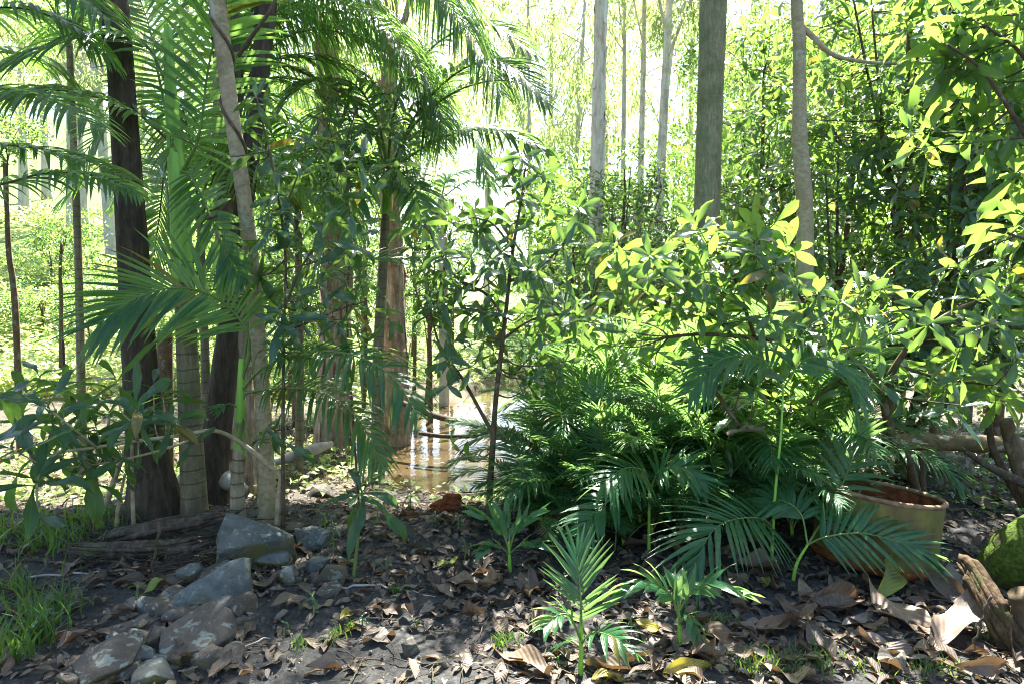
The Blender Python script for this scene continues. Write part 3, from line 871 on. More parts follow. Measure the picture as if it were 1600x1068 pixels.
add_frond(e, b, PP((366, 170, d), (330, 60, d + .3), (250, 0, d + .6), (150, 0, d + .9), (60, 50, d + 1.0)), .60, n=38, W=.032, g=.8, seed=17)

for k, (pts, L_, g_) in enumerate((
        (((366, 185, d), (385, 40, d - .2), (450, -70, d - .4), (560, -110, d - .6), (660, -60, d - .8), (720, 40, d - .9)), .9, 1.6),
        (((366, 185, d), (395, 70, d + .1), (480, 20, d + .2), (580, 40, d + .3), (660, 110, d + .4), (700, 210, d + .4)), .75, 1.2),
        (((366, 195, d), (400, 110, d + .3), (470, 90, d + .6), (560, 120, d + .9), (630, 200, d + 1.1)), .7, .9),
        (((366, 190, d), (376, 60, d + .1), (410, -40, d + .2), (480, -60, d + .4), (560, -20, d + .5), (610, 70, d + .6)), .8, 1.3),
        (((366, 190, d), (350, 60, d - .2), (300, -20, d - .4), (220, -40, d - .6), (140, 0, d - .8)), .6, .8),
        (((366, 190, d), (390, 60, d + .5), (450, 10, d + .9), (540, 10, d + 1.2), (640, 60, d + 1.5), (700, 150, d + 1.6)), 1.0, 1.5),
        (((366, 190, d), (400, 100, d + .2), (470, 50, d + .3), (560, 60, d + .4), (650, 130, d + .5), (690, 230, d + .5)), .8, 1.1),
        (((366, 190, d), (380, 90, d - .1), (430, 20, d - .2), (500, 0, d - .3), (590, 30, d - .4), (650, 110, d - .5)), .85, 1.4),
        (((366, 200, d), (400, 130, d + .5), (450, 130, d + .9), (520, 180, d + 1.2), (560, 260, d + 1.3)), .6, .8),
        (((366, 185, d), (400, 0, d + .6), (500, -60, d + 1.1), (620, -50, d + 1.5), (720, 20, d + 1.8), (780, 120, d + 1.9)), 1.1, 1.4))):
    add_frond(e, b, PP(*pts), L_ * 1.15, n=105, W=.020, g=g_, up=(0, -.3, 1), seed=180 + k, start=.22, a0=80, a1=40)

# small palm with green stem, fronds reaching left and right
e, b = palm('young_palm', 'young palm on a thin green stem with long arching fronds each side', (371, 795))
d = 4.55
b = Vector((P(371, 795, d).x, d, Hs(P(371, 795, d).x, d))); e.location = b
C, r = wpts([(374, 700, d, 17), (372, 730, d, 20), (370, 745, d, 19), (371, 770, d, 22), (371, 797, d, 27)]); C, r = root_it(C, r)
link('trunk', trunk_mesh('trunk', local(C, b), r, M_RINGPALE, 30, 16, 0, .01, 7)[0], e)
C, r = wpts([(378, 560, d, 9), (377, 600, d, 12), (375, 660, d, 15), (374, 715, d, 17)])
link('crownshaft', trunk_mesh('crownshaft', local(C, b), r, M_SHAFT, 24, 14, 0, .01, 8)[0], e)
add_frond(e, b, PP((376, 605, d), (390, 530, d - .05), (350, 474, d - .15), (290, 450, d - .3), (220, 462, d - .48), (155, 505, d - .62)), .50, split=True, n=40, W=.030, g=.22, start=.25, up=(0, -.95, .45), seed=21, a0=72, a1=20, prof=(.75, .3), vee=0.05)
add_frond(e, b, PP((377, 610, d), (410, 575, d - .1), (470, 550, d - .2), (550, 554, d - .4), (615, 590, d - .5), (650, 645, d - .6)), .40, split=True, n=34, W=.034, g=.95, start=.25, up=(0, -.4, 1), seed=22, a0=75, a1=35)
add_frond(e, b, PP((377, 615, d), (430, 606, d - .1), (500, 612, d - .25), (560, 655, d - .4), (596, 728, d - .5)), .36, n=32, W=.026, g=.75, start=.2, up=(0, -.5, 1), seed=23)
add_frond(e, b, PP((377, 590, d), (420, 500, d + .1), (500, 435, d + .2), (580, 405, d + .2), (645, 405, d + .2)), .30, n=30, W=.024, g=.25, start=.35, seed=24, up=(0, -.3, 1))
add_frond(e, b, PP((376, 590, d), (388, 500, d + .15), (375, 440, d + .3), (330, 420, d + .5), (290, 440, d + .6)), .36, n=28, W=.024, g=.5, start=.3, seed=25)
for k, (x, y) in enumerate(((430, 560), (340, 640), (412, 690))):
    add_frond(e, b, PP((376, 640, d), ((376 + x) / 2, y - 10, d - .05), (x, y, d - .1)), .12, n=5, W=.02, g=.3, start=.7, seed=26 + k, rr=.007)

# palm off to the left whose fronds hang into the picture
tb = G(-330, 860)
e = empty('overhanging_palm', tb, 'palm outside the frame whose drooping fronds hang in at upper left', 'palm')
d = 4.3
top = P(-230, 170, d)
C = np.array([top, P(-260, 500, d), (tb.x, tb.y, tb.z - .05)])
link('trunk', mesh_np('trunk', *tube(smooth_curve(local(C, tb), 24), np.linspace(.06, .1, 24), 14), M_RING), e)
for k, (pts, L, g_, n_) in enumerate((
        (((-225, 190, d), (-150, 225, d - .05), (-50, 224, d - .1), (60, 232, d - .15), (150, 256, d - .2), (224, 297, d - .25)), .34, .75, 40),
        (((-228, 230, d), (-120, 300, d - .1), (0, 288, d - .3), (75, 270, d - .45), (160, 277, d - .6), (215, 302, d - .7)), .30, 1.1, 36),
        (((-225, 170, d), (-120, 140, d - .1), (0, 138, d - .35), (80, 155, d - .55), (160, 205, d - .7)), .40, .7, 34),
        (((-225, 150, d), (-140, 40, d), (0, 12, d + .1), (90, 30, d + .15), (165, 85, d + .2)), .45, .95, 38),
        (((-225, 150, d), (-140, -30, d), (-20, -50, d - .1), (90, -30, d - .2), (170, 30, d - .3)), .48, .9, 38),
        (((-228, 190, d), (-140, 110, d + .2), (-30, 80, d + .4), (70, 100, d + .6), (140, 160, d + .7)), .42, .8, 36))):
    add_frond(e, tb, PP(*pts), L, n=n_, W=.034, g=g_, seed=41 + k, up=(0, -.2, 1), rmat=M_RACHISB if k % 2 else M_RACHIS, start=.2)
# berries hanging from the lower frond
bs = tube(smooth_curve(PP((9, 228, 4.1), (12, 250, 4.1), (10, 280, 4.1)) - np.array(tb), 6), .004, 5)
link('fruit_stalk', mesh_np('fruit_stalk', *bs, M_STEMBARK), e)

for q, (px, cy, d, lab, sd) in enumerate(((312, 350, 6.3, 'slender palm with brown ringed stem standing behind the bright green crownshaft', 300), (462, 330, 7.2, 'slender palm half hidden by the bluish sapling leaves', 320), (120, 60, 7.0, 'palm crown behind the dark trunk at the upper left', 340))):
    x = P(px, 500, d).x; b = Vector((x, d, Hs(x, d))); e = empty('slender_palm', b, lab, 'palm')
    tz = P(px, cy, d).z
    C = np.array([(.03, 0, tz - b.z), (.04, 0, (tz - b.z) * .5), (0, 0, -.05)])
    link('trunk', trunk_mesh('trunk', C, np.array([.03, .038, .05]), M_RING, 40, 14, 0, .01, q)[0], e)
    rr_ = np.random.RandomState(sd)
    for k in range(11):
        a = k * 2.4 + rr_.uniform(-.3, .3); l = rr_.uniform(1.0, 1.5); up_ = rr_.uniform(.25, .75) * l
        t0 = np.array([x + .03, d, tz]); dr = np.array([math.cos(a), math.sin(a) * .8, 0])
        pts = np.array([t0, t0 + dr * l * .3 + (0, 0, up_ * .8), t0 + dr * l * .65 + (0, 0, up_), t0 + dr * l + (0, 0, up_ * .35)])
        add_frond(e, b, pts, rr_.uniform(.42, .55), n=34, W=.026, g=rr_.uniform(.4, .9), seed=sd + k, start=.2, up=(0, -.3, 1))

# palm behind, lit fronds in the middle of the top
e, b = palm('feather_palm', 'palm behind the paperbarks with sunlit yellow-green fronds arching to the right', (592, 712))
d = 7.4
b = Vector((P(592, 600, d).x, d, Hs(P(592, 600, d).x, d))); e.location = b
C, r = wpts([(603, 330, d, 13), (598, 420, d, 15), (592, 520, d, 16), (590, 600, d, 18), (590, 700, d, 22)]); C, r = root_it(C, r)
link('trunk', trunk_mesh('trunk', local(C, b), r, M_RING, 40, 14, .02, .01, 9)[0], e)
C, r = wpts([(606, 250, d, 11), (605, 290, d, 15), (603, 335, d, 18)])
link('crownshaft', trunk_mesh('crownshaft', local(C, b), r, M_SHAFT, 16, 12, 0, .01, 8)[0], e)
for k, (pts, L, g_, n_) in enumerate((
        (((605, 280, d), (640, 205, d - .1), (700, 150, d - .3), (765, 127, d - .5), (820, 133, d - .6), (856, 165, d - .7)), .55, .35, 40),
        (((605, 290, d), (640, 245, d - .2), (715, 207, d - .4), (780, 204, d - .6), (846, 230, d - .7)), .62, .9, 46),
        (((605, 290, d), (570, 250, d - .2), (535, 280, d - .3), (515, 345, d - .4)), .5, .7, 34),
        (((605, 270, d), (590, 190, d), (550, 130, d), (480, 130, d), (420, 190, d)), .6, .7, 36),
        (((605, 265, d), (620, 160, d - .2), (680, 70, d - .4), (760, 40, d - .6), (830, 80, d - .8)), .6, .6, 40),
        (((605, 300, d), (625, 270, d - .3), (650, 300, d - .5), (660, 360, d - .6)), .45, .5, 28),
        (((605, 300, d), (600, 250, d - .4), (560, 290, d - .8), (545, 370, d - 1.0)), .45, .5, 30))):
    add_frond(e, b, PP(*pts), L, n=n_, W=.036, g=g_, seed=61 + k, mat=M_PALM2, up=(0, -.35, 1), start=.2, rr=.016)
for k, (pts, L, g_, n_) in enumerate((
        (((605, 280, d), (650, 180, d - .3), (720, 110, d - .6), (790, 100, d - .9), (850, 150, d - 1.1)), .6, .5, 46),
        (((605, 285, d), (640, 220, d + .1), (690, 190, d + .2), (740, 220, d + .3), (765, 290, d + .3)), .55, .7, 40),
        (((605, 285, d), (580, 200, d + .2), (520, 170, d + .4), (460, 210, d + .5), (430, 280, d + .5)), .55, .7, 40))):
    add_frond(e, b, PP(*pts), L, n=n_, W=.034, g=g_, seed=161 + k, mat=M_PALM2, up=(0, -.35, 1), start=.2, rr=.016)
e, b = palm('feather_palm', 'distant pale palm frond crown showing in the sky gap at centre', (740, 560))
d = 13.0
b = Vector((P(690, 600, d).x, d, Hs(P(690, 600, d).x, d))); e.location = b
C, r = wpts([(690, 310, d, 12), (692, 420, d, 14), (694, 600, d, 16)]); C, r = root_it(C, r)
link('trunk', trunk_mesh('trunk', local(C, b), r, M_PALEBARK, 24, 10)[0], e)
for k, pts in enumerate((((690, 310, d), (730, 285, d), (780, 292, d), (815, 310, d)), ((690, 310, d), (650, 290, d), (620, 320, d)), ((690, 312, d), (720, 320, d), (750, 350, d), (760, 390, d)), ((690, 310, d), (700, 280, d), (740, 265, d), (790, 280, d)))):
    add_frond(e, b, PP(*pts), .55, n=28, W=.05, g=.6, seed=81 + k, mat=M_PALM2, rr=.015)
# ------------------------------------------------------------------ palm thicket
def frond_local(L, a0, a1, n, W, g, seed, ll, start=.25, vee=.2, pw=1.3, lat=.0):
    """frond rising from the origin in the XZ plane, bending over"""
    k = 14
    s = np.linspace(0, 1, k)
    an = np.radians(a0 + (a1 - a0) * s ** pw)
    x = np.r_[0, np.cumsum(np.cos(an[:-1]))] * L / (k - 1); z = np.r_[0, np.cumsum(np.sin(an[:-1]))] * L / (k - 1)
    C = np.stack([x, lat * s ** 2 * L, z], 1)
    return frond_mesh('frond', frond_arrays(C, ll, n=n, W=W, g=g, start=start, up=(-.5, 0, 1), vee=vee, rr=.008, seed=seed, a0=68, a1=24), M_PALM2, M_RACHIS)

FR = [frond_local(1.0, 82, 5, 32, .020, .35, 101, .30), frond_local(1.0, 75, -25, 34, .020, .45, 102, .31, lat=.12), frond_local(1.0, 60, -35, 32, .021, .5, 103, .29, lat=-.15),
      frond_local(1.0, 86, 40, 30, .020, .3, 104, .32), frond_local(1.0, 50, -20, 28, .022, .4, 105, .27, lat=.2), frond_local(1.0, 70, -55, 36, .019, .55, 106, .30), frond_local(1.0, 40, -30, 26, .024, .4, 107, .27, lat=-.1)]
STEM = mesh_np('stem', *tube(np.array([(0, 0, -.08), (.005, .0, .3), (0, .006, .7), (.0, 0, 1.0)]), [.013, .011, .010, .007], 8), M_SHAFT)
rs = np.random.RandomState(77)
slots = []
for px, d_, h, s in ((835, 5.4, .55, .72), (860, 5.0, .62, .75), (865, 5.9, .95, 1.0), (880, 4.7, .45, .8), (905, 5.5, .85, 1.05), (930, 4.9, .60, .95), (960, 5.9, 1.0, 1.1), (965, 4.4, .35, .75),
                     (1000, 5.2, .80, 1.05), (1035, 4.6, .45, .9), (1040, 5.8, .95, 1.1), (1080, 5.0, .70, 1.0), (1100, 5.7, .95, 1.1), (1115, 4.4, .40, .85), (1150, 5.2, .80, 1.0), (1170, 4.6, .55, .95), (1200, 5.7, .85, 1.1),
                     (1230, 5.0, .65, 1.0), (1250, 4.4, .42, .85), (1285, 5.3, .70, 1.0), (1310, 4.7, .50, .9), (830, 4.5, .28, .6), (900, 4.3, .25, .6), (1340, 5.4, .55, .85), (1195, 4.15, .3, .7), (1000, 4.7, .5, .85), (1065, 5.3, .8, 1.0), (870, 5.2, .7, .9), (1140, 5.9, 1.1, 1.1), (940, 5.3, .8, 1.0), (1265, 5.8, .8, 1.0), (1030, 6.3, 1.1, 1.1), (815, 4.5, .12, .5), (850, 4.3, .10, .5), (890, 4.15, .10, .48), (935, 4.25, .14, .55), (975, 4.1, .10, .5), (1020, 4.25, .12, .55), (1065, 4.1, .12, .55), (1110, 4.2, .15, .6), (1160, 4.1, .12, .55), (1240, 4.15, .15, .6), (1285, 4.2, .2, .65), (910, 4.5, .2, .6), (1000, 4.45, .2, .65), (1090, 4.5, .25, .7)):
    p = P(px, 700, d_); slots.append((p.x, d_, h, s))
for k, (x, y, h, s) in enumerate(slots):
    b = Vector((x, y, Hs(x, y)))
    e = empty('thicket_palm', b, 'low young palm at the front edge of the green palm thicket' if y < 4.75 else 'young feathery palm in the middle of the green palm thicket' if y < 5.5 else 'taller feathery palm at the back of the green palm thicket', 'palm', 'front palms of the thicket' if y < 4.75 else 'middle palms of the thicket' if y < 5.5 else 'back palms of the thicket')
    h *= .85
    link('stem', STEM, e, Matrix.Diagonal((1, 1, h, 1)))
    nf = rs.randint(6, 9)
    a = rs.uniform(0, 6.28)
    for i in range(nf):
        me = FR[rs.randint(len(FR))]
        sc = s * rs.uniform(.85, 1.22)
        z = h * rs.uniform(.15, 1.0) if i else h
        mx = Matrix.Translation((0, 0, z)) @ Matrix.Rotation(a + i * 2.4 + rs.uniform(-.4, .4), 4, 'Z') @ Matrix.Rotation(R(rs.uniform(-14, 10)), 4, 'Y') @ Matrix.Rotation(R(rs.uniform(-14, 14)), 4, 'X') @ Matrix.Scale(sc, 4)
        link('frond', me, e, mx)

def stem_palm(name, label, base_px, stem_pts, fronds, mat=None, group=None, r=.009, split=True, cat='palm'):
    b = G(*base_px); d = b.y
    e = empty(name, b, label, cat, group)
    C = np.array([(b.x, b.y, b.z - .04)] + [P(x, y, d + dd) for x, y, dd in stem_pts])
    link('stem', mesh_np('stem', *tube(smooth_curve(local(C, b), 12), np.linspace(r * 1.3, r * .7, 12), 8), M_SHAFT), e)
    for k, (pts, kw) in enumerate(fronds):
        kw = dict(kw); L = kw.pop('L')
        kw.setdefault('seed', hash_(label) + k); kw.setdefault('rr', .006)
        add_frond(e, b, PP(*[(x, y, d + dd) for x, y, dd in pts]), L, split=kw.pop('split', split), mat=mat or M_PALM2, **kw)
    return e

def hash_(s):
    return sum(ord(c) * (i + 3) for i, c in enumerate(s)) % 9973

stem_palm('palm_seedling', 'small foreground palm with upright fan of narrow leaflets on bare soil', (907, 1058), [(908, 1010, 0), (908, 960, 0)], [
    (((908, 990, 0), (908, 950, 0), (905, 900, .05), (902, 868, .1)), dict(L=.215, n=16, W=.016, g=.12, start=.18, a0=62, a1=12, up=(0, -1, .25), vee=.12, prof=(.75, .1))),
    (((908, 1000, 0), (890, 962, -.05), (868, 962, -.12), (848, 980, -.2)), dict(L=.13, n=7, W=.028, g=.4, start=.3, a0=50, a1=15, up=(0, -.5, 1))),
    (((908, 1005, 0), (925, 988, -.06), (952, 992, -.14), (985, 1015, -.22)), dict(L=.15, n=8, W=.030, g=.5, start=.3, a0=55, a1=12, up=(0, -.5, 1))),
    (((908, 1010, 0), (890, 1000, .1), (870, 1010, .18)), dict(L=.12, n=5, W=.02, g=.4, start=.4, a0=50, a1=15))])
stem_palm('palm_seedling', 'small foreground palm with broad arching leaves beside yellow fallen leaves', (1062, 1012), [(1062, 985, 0), (1060, 950, 0)], [
    (((1060, 960, 0), (1045, 925, -.02), (1015, 908, -.06), (975, 922, -.1)), dict(L=.16, n=7, W=.036, g=.35, start=.2, a0=40, a1=8, up=(0, -.5, 1), prof=(.9, .1))),
    (((1060, 955, 0), (1080, 925, -.02), (1110, 910, -.06), (1148, 920, -.1)), dict(L=.16, n=7, W=.036, g=.35, start=.2, a0=40, a1=8, up=(0, -.5, 1), prof=(.9, .1))),
    (((1060, 955, 0), (1066, 930, .06), (1085, 915, .12), (1100, 925, .16)), dict(L=.14, n=5, W=.032, g=.3, start=.3, a0=40, a1=8)),
    (((1060, 950, 0), (1056, 920, .02), (1054, 905, .06)), dict(L=.12, n=4, W=.03, g=.1, start=.2, a0=35, a1=8, up=(0, -1, .3))),
    (((1061, 975, 0), (1075, 960, -.06), (1088, 985, -.12)), dict(L=.10, n=4, W=.03, g=.6, start=.4, a0=40, a1=8))])
stem_palm('palm_seedling', 'palm seedling with dark spear-shaped upright leaves at the thicket edge', (797, 893), [(796, 870, 0), (795, 845, 0)], [
    (((796, 860, 0), (785, 830, 0), (770, 812, -.03), (748, 800, -.05)), dict(L=.18, n=4, W=.05, g=.15, start=.3, a0=28, a1=5, up=(0, -.6, 1))),
    (((796, 860, 0), (805, 830, 0), (820, 812, -.02), (838, 802, -.04)), dict(L=.18, n=4, W=.05, g=.15, start=.3, a0=28, a1=5, up=(0, -.6, 1))),
    (((796, 855, 0), (796, 830, .02), (792, 812, .04)), dict(L=.18, n=3, W=.05, g=.05, start=.3, a0=25, a1=5, up=(0, -1, .3))),
    (((796, 865, 0), (815, 850, -.05), (845, 852, -.1)), dict(L=.16, n=4, W=.045, g=.3, start=.3, a0=28, a1=5)),
    (((796, 865, 0), (775, 850, -.05), (755, 858, -.1)), dict(L=.14, n=4, W=.04, g=.3, start=.3, a0=28, a1=5))])
stem_palm('thin_stemmed_palm', 'palm on a thin yellowish stem with one wide drooping fan-like frond', (1206, 888), [(1207, 840, 0), (1212, 760, 0), (1220, 680, .05), (1224, 600, .1)], [
    (((1208, 850, 0), (1200, 815, -.05), (1165, 808, -.18), (1118, 824, -.32), (1084, 880, -.45)), dict(L=.37, n=25, W=.027, g=.28, start=.25, a0=88, a1=12, up=(0, -.55, 1), vee=.0, prof=(.85, .15))),
    (((1224, 610, .1), (1190, 560, .1), (1130, 560, .1), (1080, 610, .05)), dict(L=.33, n=26, W=.028, g=.5, up=(0, -.5, 1), split=False)),
    (((1224, 605, .1), (1260, 560, .1), (1310, 570, .1), (1350, 630, .05)), dict(L=.33, n=26, W=.028, g=.5, up=(0, -.5, 1), split=False))], r=.008)
stem_palm('low_fan_palm', 'low palm frond fanning out below the middle of the thicket', (1014, 870), [(1014, 820, 0), (1015, 760, 0)], [
    (((1015, 765, 0), (1006, 735, -.05), (975, 731, -.15), (945, 752, -.28)), dict(L=.28, n=19, W=.026, g=.35, start=.25, a0=85, a1=15, up=(0, -.5, 1), vee=0, prof=(.85, .15))),
    (((1015, 770, 0), (1030, 735, -.05), (1065, 730, -.12), (1095, 752, -.2)), dict(L=.26, n=17, W=.034, g=.35, start=.25, a0=80, a1=15, up=(0, -.5, 1), split=False)),
    (((1015, 780, 0), (985, 765, -.1), (940, 790, -.2), (905, 830, -.3)), dict(L=.24, n=16, W=.03, g=.4, start=.25, up=(0, -.5, 1), split=False))])
stem_palm('drum_palm', 'palm frond spreading in front of the rusty drum', (1238, 905), [(1245, 880, 0), (1262, 850, 0)], [
    (((1262, 850, 0), (1290, 838, -.02), (1345, 832, -.06), (1405, 846, -.1), (1432, 856, -.12)), dict(L=.27, n=21, W=.022, g=.22, start=.2, a0=70, a1=10, up=(0, -.75, .8), vee=.05, prof=(.8, .2))),
    (((1262, 850, 0), (1290, 810, .1), (1330, 800, .15), (1372, 815, .15)), dict(L=.25, n=20, W=.028, g=.3, start=.25, up=(0, -.6, 1), split=False)),
    (((1262, 850, 0), (1250, 800, .1), (1215, 780, .15), (1180, 800, .2)), dict(L=.25, n=20, W=.028, g=.4, start=.25, up=(0, -.6, 1), split=False)),
    (((1262, 850, 0), (1300, 790, .2), (1330, 720, .3), (1345, 660, .3)), dict(L=.26, n=22, W=.026, g=.3, start=.25, up=(0, -1, .4), split=False))])

# ------------------------------------------------------------------ broad-leaved shrubs and saplings
BIG = [leaf_tpl(9, 2, .19 + .022 * (k % 4), .56 + .02 * (k % 3), .10 + .06 * (k % 3), .12 + .14 * k, .15 + .12 * (k % 4), .05, .22 * (k - 2.5), 200 + k) for k in range(6)]
SAPT = [leaf_tpl(7, 2, .22 + .025 * (k % 4), .48 + .03 * (k % 3), .12 + .05 * (k % 3), .15 + .13 * k, .2, .03, .2 * (k - 2.5), 210 + k) for k in range(6)]
LEAFM = {}
def leaf_meshes(kind, mat):
    key = (kind, mat.name)
    if key not in LEAFM:
        LEAFM[key] = [mesh_np('leaf', *tp, mat) for tp in (BIG if kind == 'big' else SAPT)]
    return LEAFM[key]

def in_view_order(M):
    """indices of leaves by size in the picture; those out of the frame are dropped to the end"""
    p = M[:, :3, 3] + .5 * M[:, :3, 0]
    s = np.linalg.norm(M[:, :3, 0], axis=1)
    x, y, dep = pix(p)
    inside = (x > -30) & (x < 1630) & (y > -30) & (y < 1098) & (dep > .3)
    score = np.where(inside, s / np.maximum(dep, .3), 0) + .000001 * np.arange(len(M))
    # those on the near side come first
    score *= 1 + .6 * (dep.max() - dep) / (np.ptp(dep) + .01)
    return np.argsort(-score), inside

def shrub(name, label, base, wood, ros, mat, L, kind='big', wmat=None, limit=300, group=None, cat='shrub', seed=0, spread=(35, 105), droop=.25, twig=.005, tpl=None):
    """wood: list of (points, r0, r1); ros: list of (pos, axis, n, scale)"""
    rs = np.random.RandomState(seed)
    base = Vector(base)
    e = empty(name, base, label, cat, group)
    wmat = wmat or M_STEMBARK
    samples = []
    tubes = []
    for k, (C, r0, r1) in enumerate(wood):
        S = smooth_curve(C, max(10, 5 * len(C)))
        rr = np.linspace(r0, r1, len(S))
        samples.append(np.hstack([S, rr[:, None]]))
        link('trunk' if k == 0 else 'branch', mesh_np('branch', *tube(S - np.array(base), rr, 10, 0, k, .05), wmat), e)
    A = np.vstack(samples)
    Ms = []
    for pos, axis, n, sc in ros:
        pos = np.array(pos, float)
        dv = A[:, :3] - pos
        cost = np.linalg.norm(dv, axis=1) + .9 * np.maximum(dv[:, 2], 0)
        q = A[np.argmin(cost)]
        ln = np.linalg.norm(q[:3] - pos)
        ax = np.array(axis, float) if axis is not None else None
        if ax is None:
            o = pos - q[:3]; o = o / (np.linalg.norm(o) + 1e-6)
            ax = o * .8 + np.array([0, 0, .55]) + rs.normal(size=3) * .22
        ax = ax / np.linalg.norm(ax)
        mid = (q[:3] * .5 + pos * .5) - ax * ln * .18 + rs.normal(size=3) * .06 * ln
        S = smooth_curve([q[:3], mid, pos], 9)
        r0 = min(q[3] * .7, twig + ln * .006)
        tubes.append(tube(S - np.array(base), np.linspace(r0, twig * .55, 9), 6, cap=False))
        Ms.append(rosette(pos - np.array(base), ax, n, L * sc, rs, spread, droop))
        if ln > .35 and n > 4:   # a few leaves down the twig
            for f in rs.uniform(.45, .85, rs.randint(1, 4)):
                c = S[int(f * 8)]
                Ms.append(rosette(c - np.array(base), ax + rs.normal(size=3) * .5, 2, L * sc * .9, rs, (60, 95), droop))
    if tubes:
        if len(tubes) > 70:
            tag(link('twigs', mesh_np('twigs', *join(tubes), wmat), e), kind='stuff')
        else:
            for tb_ in tubes:
                link('twig', mesh_np('twig', *tb_, wmat), e)
    M = np.concatenate(Ms)
    Mw = M.copy(); Mw[:, :3, 3] += np.array(base)
    order, inside = in_view_order(Mw)
    ind = [i for i in order[:limit] if inside[i]]
    meshes = leaf_meshes(kind, mat)
    ch = rs.randint(0, len(meshes), len(M))
    for i in ind:
        link('leaf', meshes[ch[i]], e, Matrix(M[i].tolist()))
    rest = np.setdiff1d(np.arange(len(M)), ind)
    if len(rest):
        o = link('foliage', mesh_np('foliage', *scatter(tpl or LT_MASS, M[rest]), mat), e)
        o['kind'] = 'stuff'
    return e

UP = (0, -.25, 1)
def ros_px(lst, d, rs, n=8, dj=.25, sc=1.0, axis=None, nj=2, more=0.0, jp=34):
    out = []
    lst = list(lst) + [(a[0] + rs.normal() * jp, a[1] + rs.normal() * jp) for a in lst if rs.uniform() < more] + [(a[0] + rs.normal() * jp, a[1] + rs.normal() * jp) for a in lst if rs.uniform() < more - 1]
    for it in lst:
        px, py = it[:2]
        nn = it[2] if len(it) > 2 else n + rs.randint(-nj, nj + 1)
        s = it[3] if len(it) > 3 else sc * rs.uniform(.85, 1.1)
        dd = d + (it[4] if len(it) > 4 else rs.uniform(-dj, dj))
        out.append((P(px, py, dd), axis, max(nn, 2), s))
    return out

# right foreground shrub growing from the fallen log
rs = np.random.RandomState(5)
d = 4.2
lst = [(965, 372, 9), (1015, 398), (1062, 382), (1120, 372), (1178, 352, 11, 1.25), (1105, 425), (1150, 430), (1185, 395), (1212, 412), (1245, 432), (1058, 450), (1005, 452), (978, 425), (1035, 490), (1092, 478), (950, 492), (1262, 470), (1135, 492), (1205, 488), (1080, 350), (1150, 395), (1030, 425), (1230, 385), (925, 455, 6),
       (1022, 575, 7), (1172, 545), (1232, 570), (1280, 560), (1335, 540), (1300, 505), (1352, 492), (1392, 520), (1265, 510), (1315, 470), (1370, 440), (1140, 680, 8), (1215, 668, 9), (1275, 655, 8), (1405, 598, 9, 1.2), (1452, 562), (1502, 538), (1560, 500), (1500, 632), (1540, 600), (1590, 560), (1455, 500), (1530, 460), (1420, 470), (1580, 440), (1470, 600), (1335, 600, 6), (1180, 600, 5), (900, 520, 6), (1575, 620)]
ros = ros_px(lst, d, rs, 8, .45, more=.75)
lb = G(1560, 760)
lb = Vector((P(1440, 690, 4.6).x, 4.6, Hs(P(1440, 690, 4.6).x, 4.6)))
wood = [(np.array([(lb.x, lb.y, lb.z - .05), P(1420, 720, 4.55), P(1392, 680, 4.5), P(1375, 610, 4.4), P(1340, 568, 4.35), P(1280, 540, 4.3), P(1180, 528, 4.25), P(1100, 522, 4.2), P(1045, 526, 4.2)]), .032, .009),
        (PP((1392, 680, 4.5), (1385, 610, 4.45), (1400, 570, 4.4), (1440, 520, 4.35), (1500, 482, 4.3), (1570, 460, 4.25)), .026, .012),
        (PP((1180, 528, 4.25), (1160, 470, 4.25), (1145, 430, 4.2), (1120, 395, 4.2)), .012, .007),
        (PP((1150, 528, 4.25), (1100, 480, 4.2), (1050, 440, 4.2), (1000, 410, 4.2)), .011, .006),
        (PP((1280, 540, 4.3), (1260, 480, 4.3), (1220, 420, 4.25), (1185, 380, 4.2)), .012, .007),
        (PP((1340, 568, 4.35), (1290, 610, 4.2), (1230, 650, 4.1), (1150, 672, 4.05)), .010, .006),
        (PP((1400, 570, 4.4), (1470, 590, 4.3), (1540, 600, 4.2)), .012, .007)]
shrub('broad_leaf_shrub', 'glossy broad-leaved shrub with sunlit lime whorls leaning over the palm thicket', lb, wood, ros, M_LOQ, .28, limit=300, seed=1)

# upper right overhanging leaves
rs = np.random.RandomState(6)
d = 4.2
ob = Vector((P(1700, 700, 4.0).x, 4.0, Hs(P(1700, 700, 4.0).x, 4.0)))
lst = [(1560, 130, 11, 1.3), (1500, 105), (1478, 62), (1450, 95), (1592, 62), (1540, 28), (1522, 175, 9, 1.2), (1575, 205), (1505, 20), (1600, 140), (1560, 60), (1495, 150), (1585, 350, 9, 1.2), (1560, 445), (1430, 230), (1620, 300), (1600, 10), (1450, 20), (1530, 80)]
ros = ros_px(lst, d, rs, 9, .4, more=1.0)
wood = [(np.array([(ob.x, ob.y, ob.z - .05), P(1690, 560, 3.9), P(1670, 400, 3.8), P(1660, 250, 3.75), P(1665, 100, 3.7), P(1680, -40, 3.7)]), .03, .014),
        (PP((1665, 300, 3.78), (1620, 240, 3.75), (1570, 160, 3.7), (1530, 105, 3.7), (1480, 70, 3.7)), .015, .006), (PP((1665, 200, 3.72), (1600, 90, 3.7), (1540, 40, 3.7)), .013, .006), (PP((1670, 400, 3.8), (1620, 380, 3.75), (1575, 365, 3.7)), .012, .007)]
shrub('overhanging_shrub', 'large sunlit yellow-green leaves hanging in at the upper right corner', ob, wood, ros, M_LOQ, .32, seed=2)

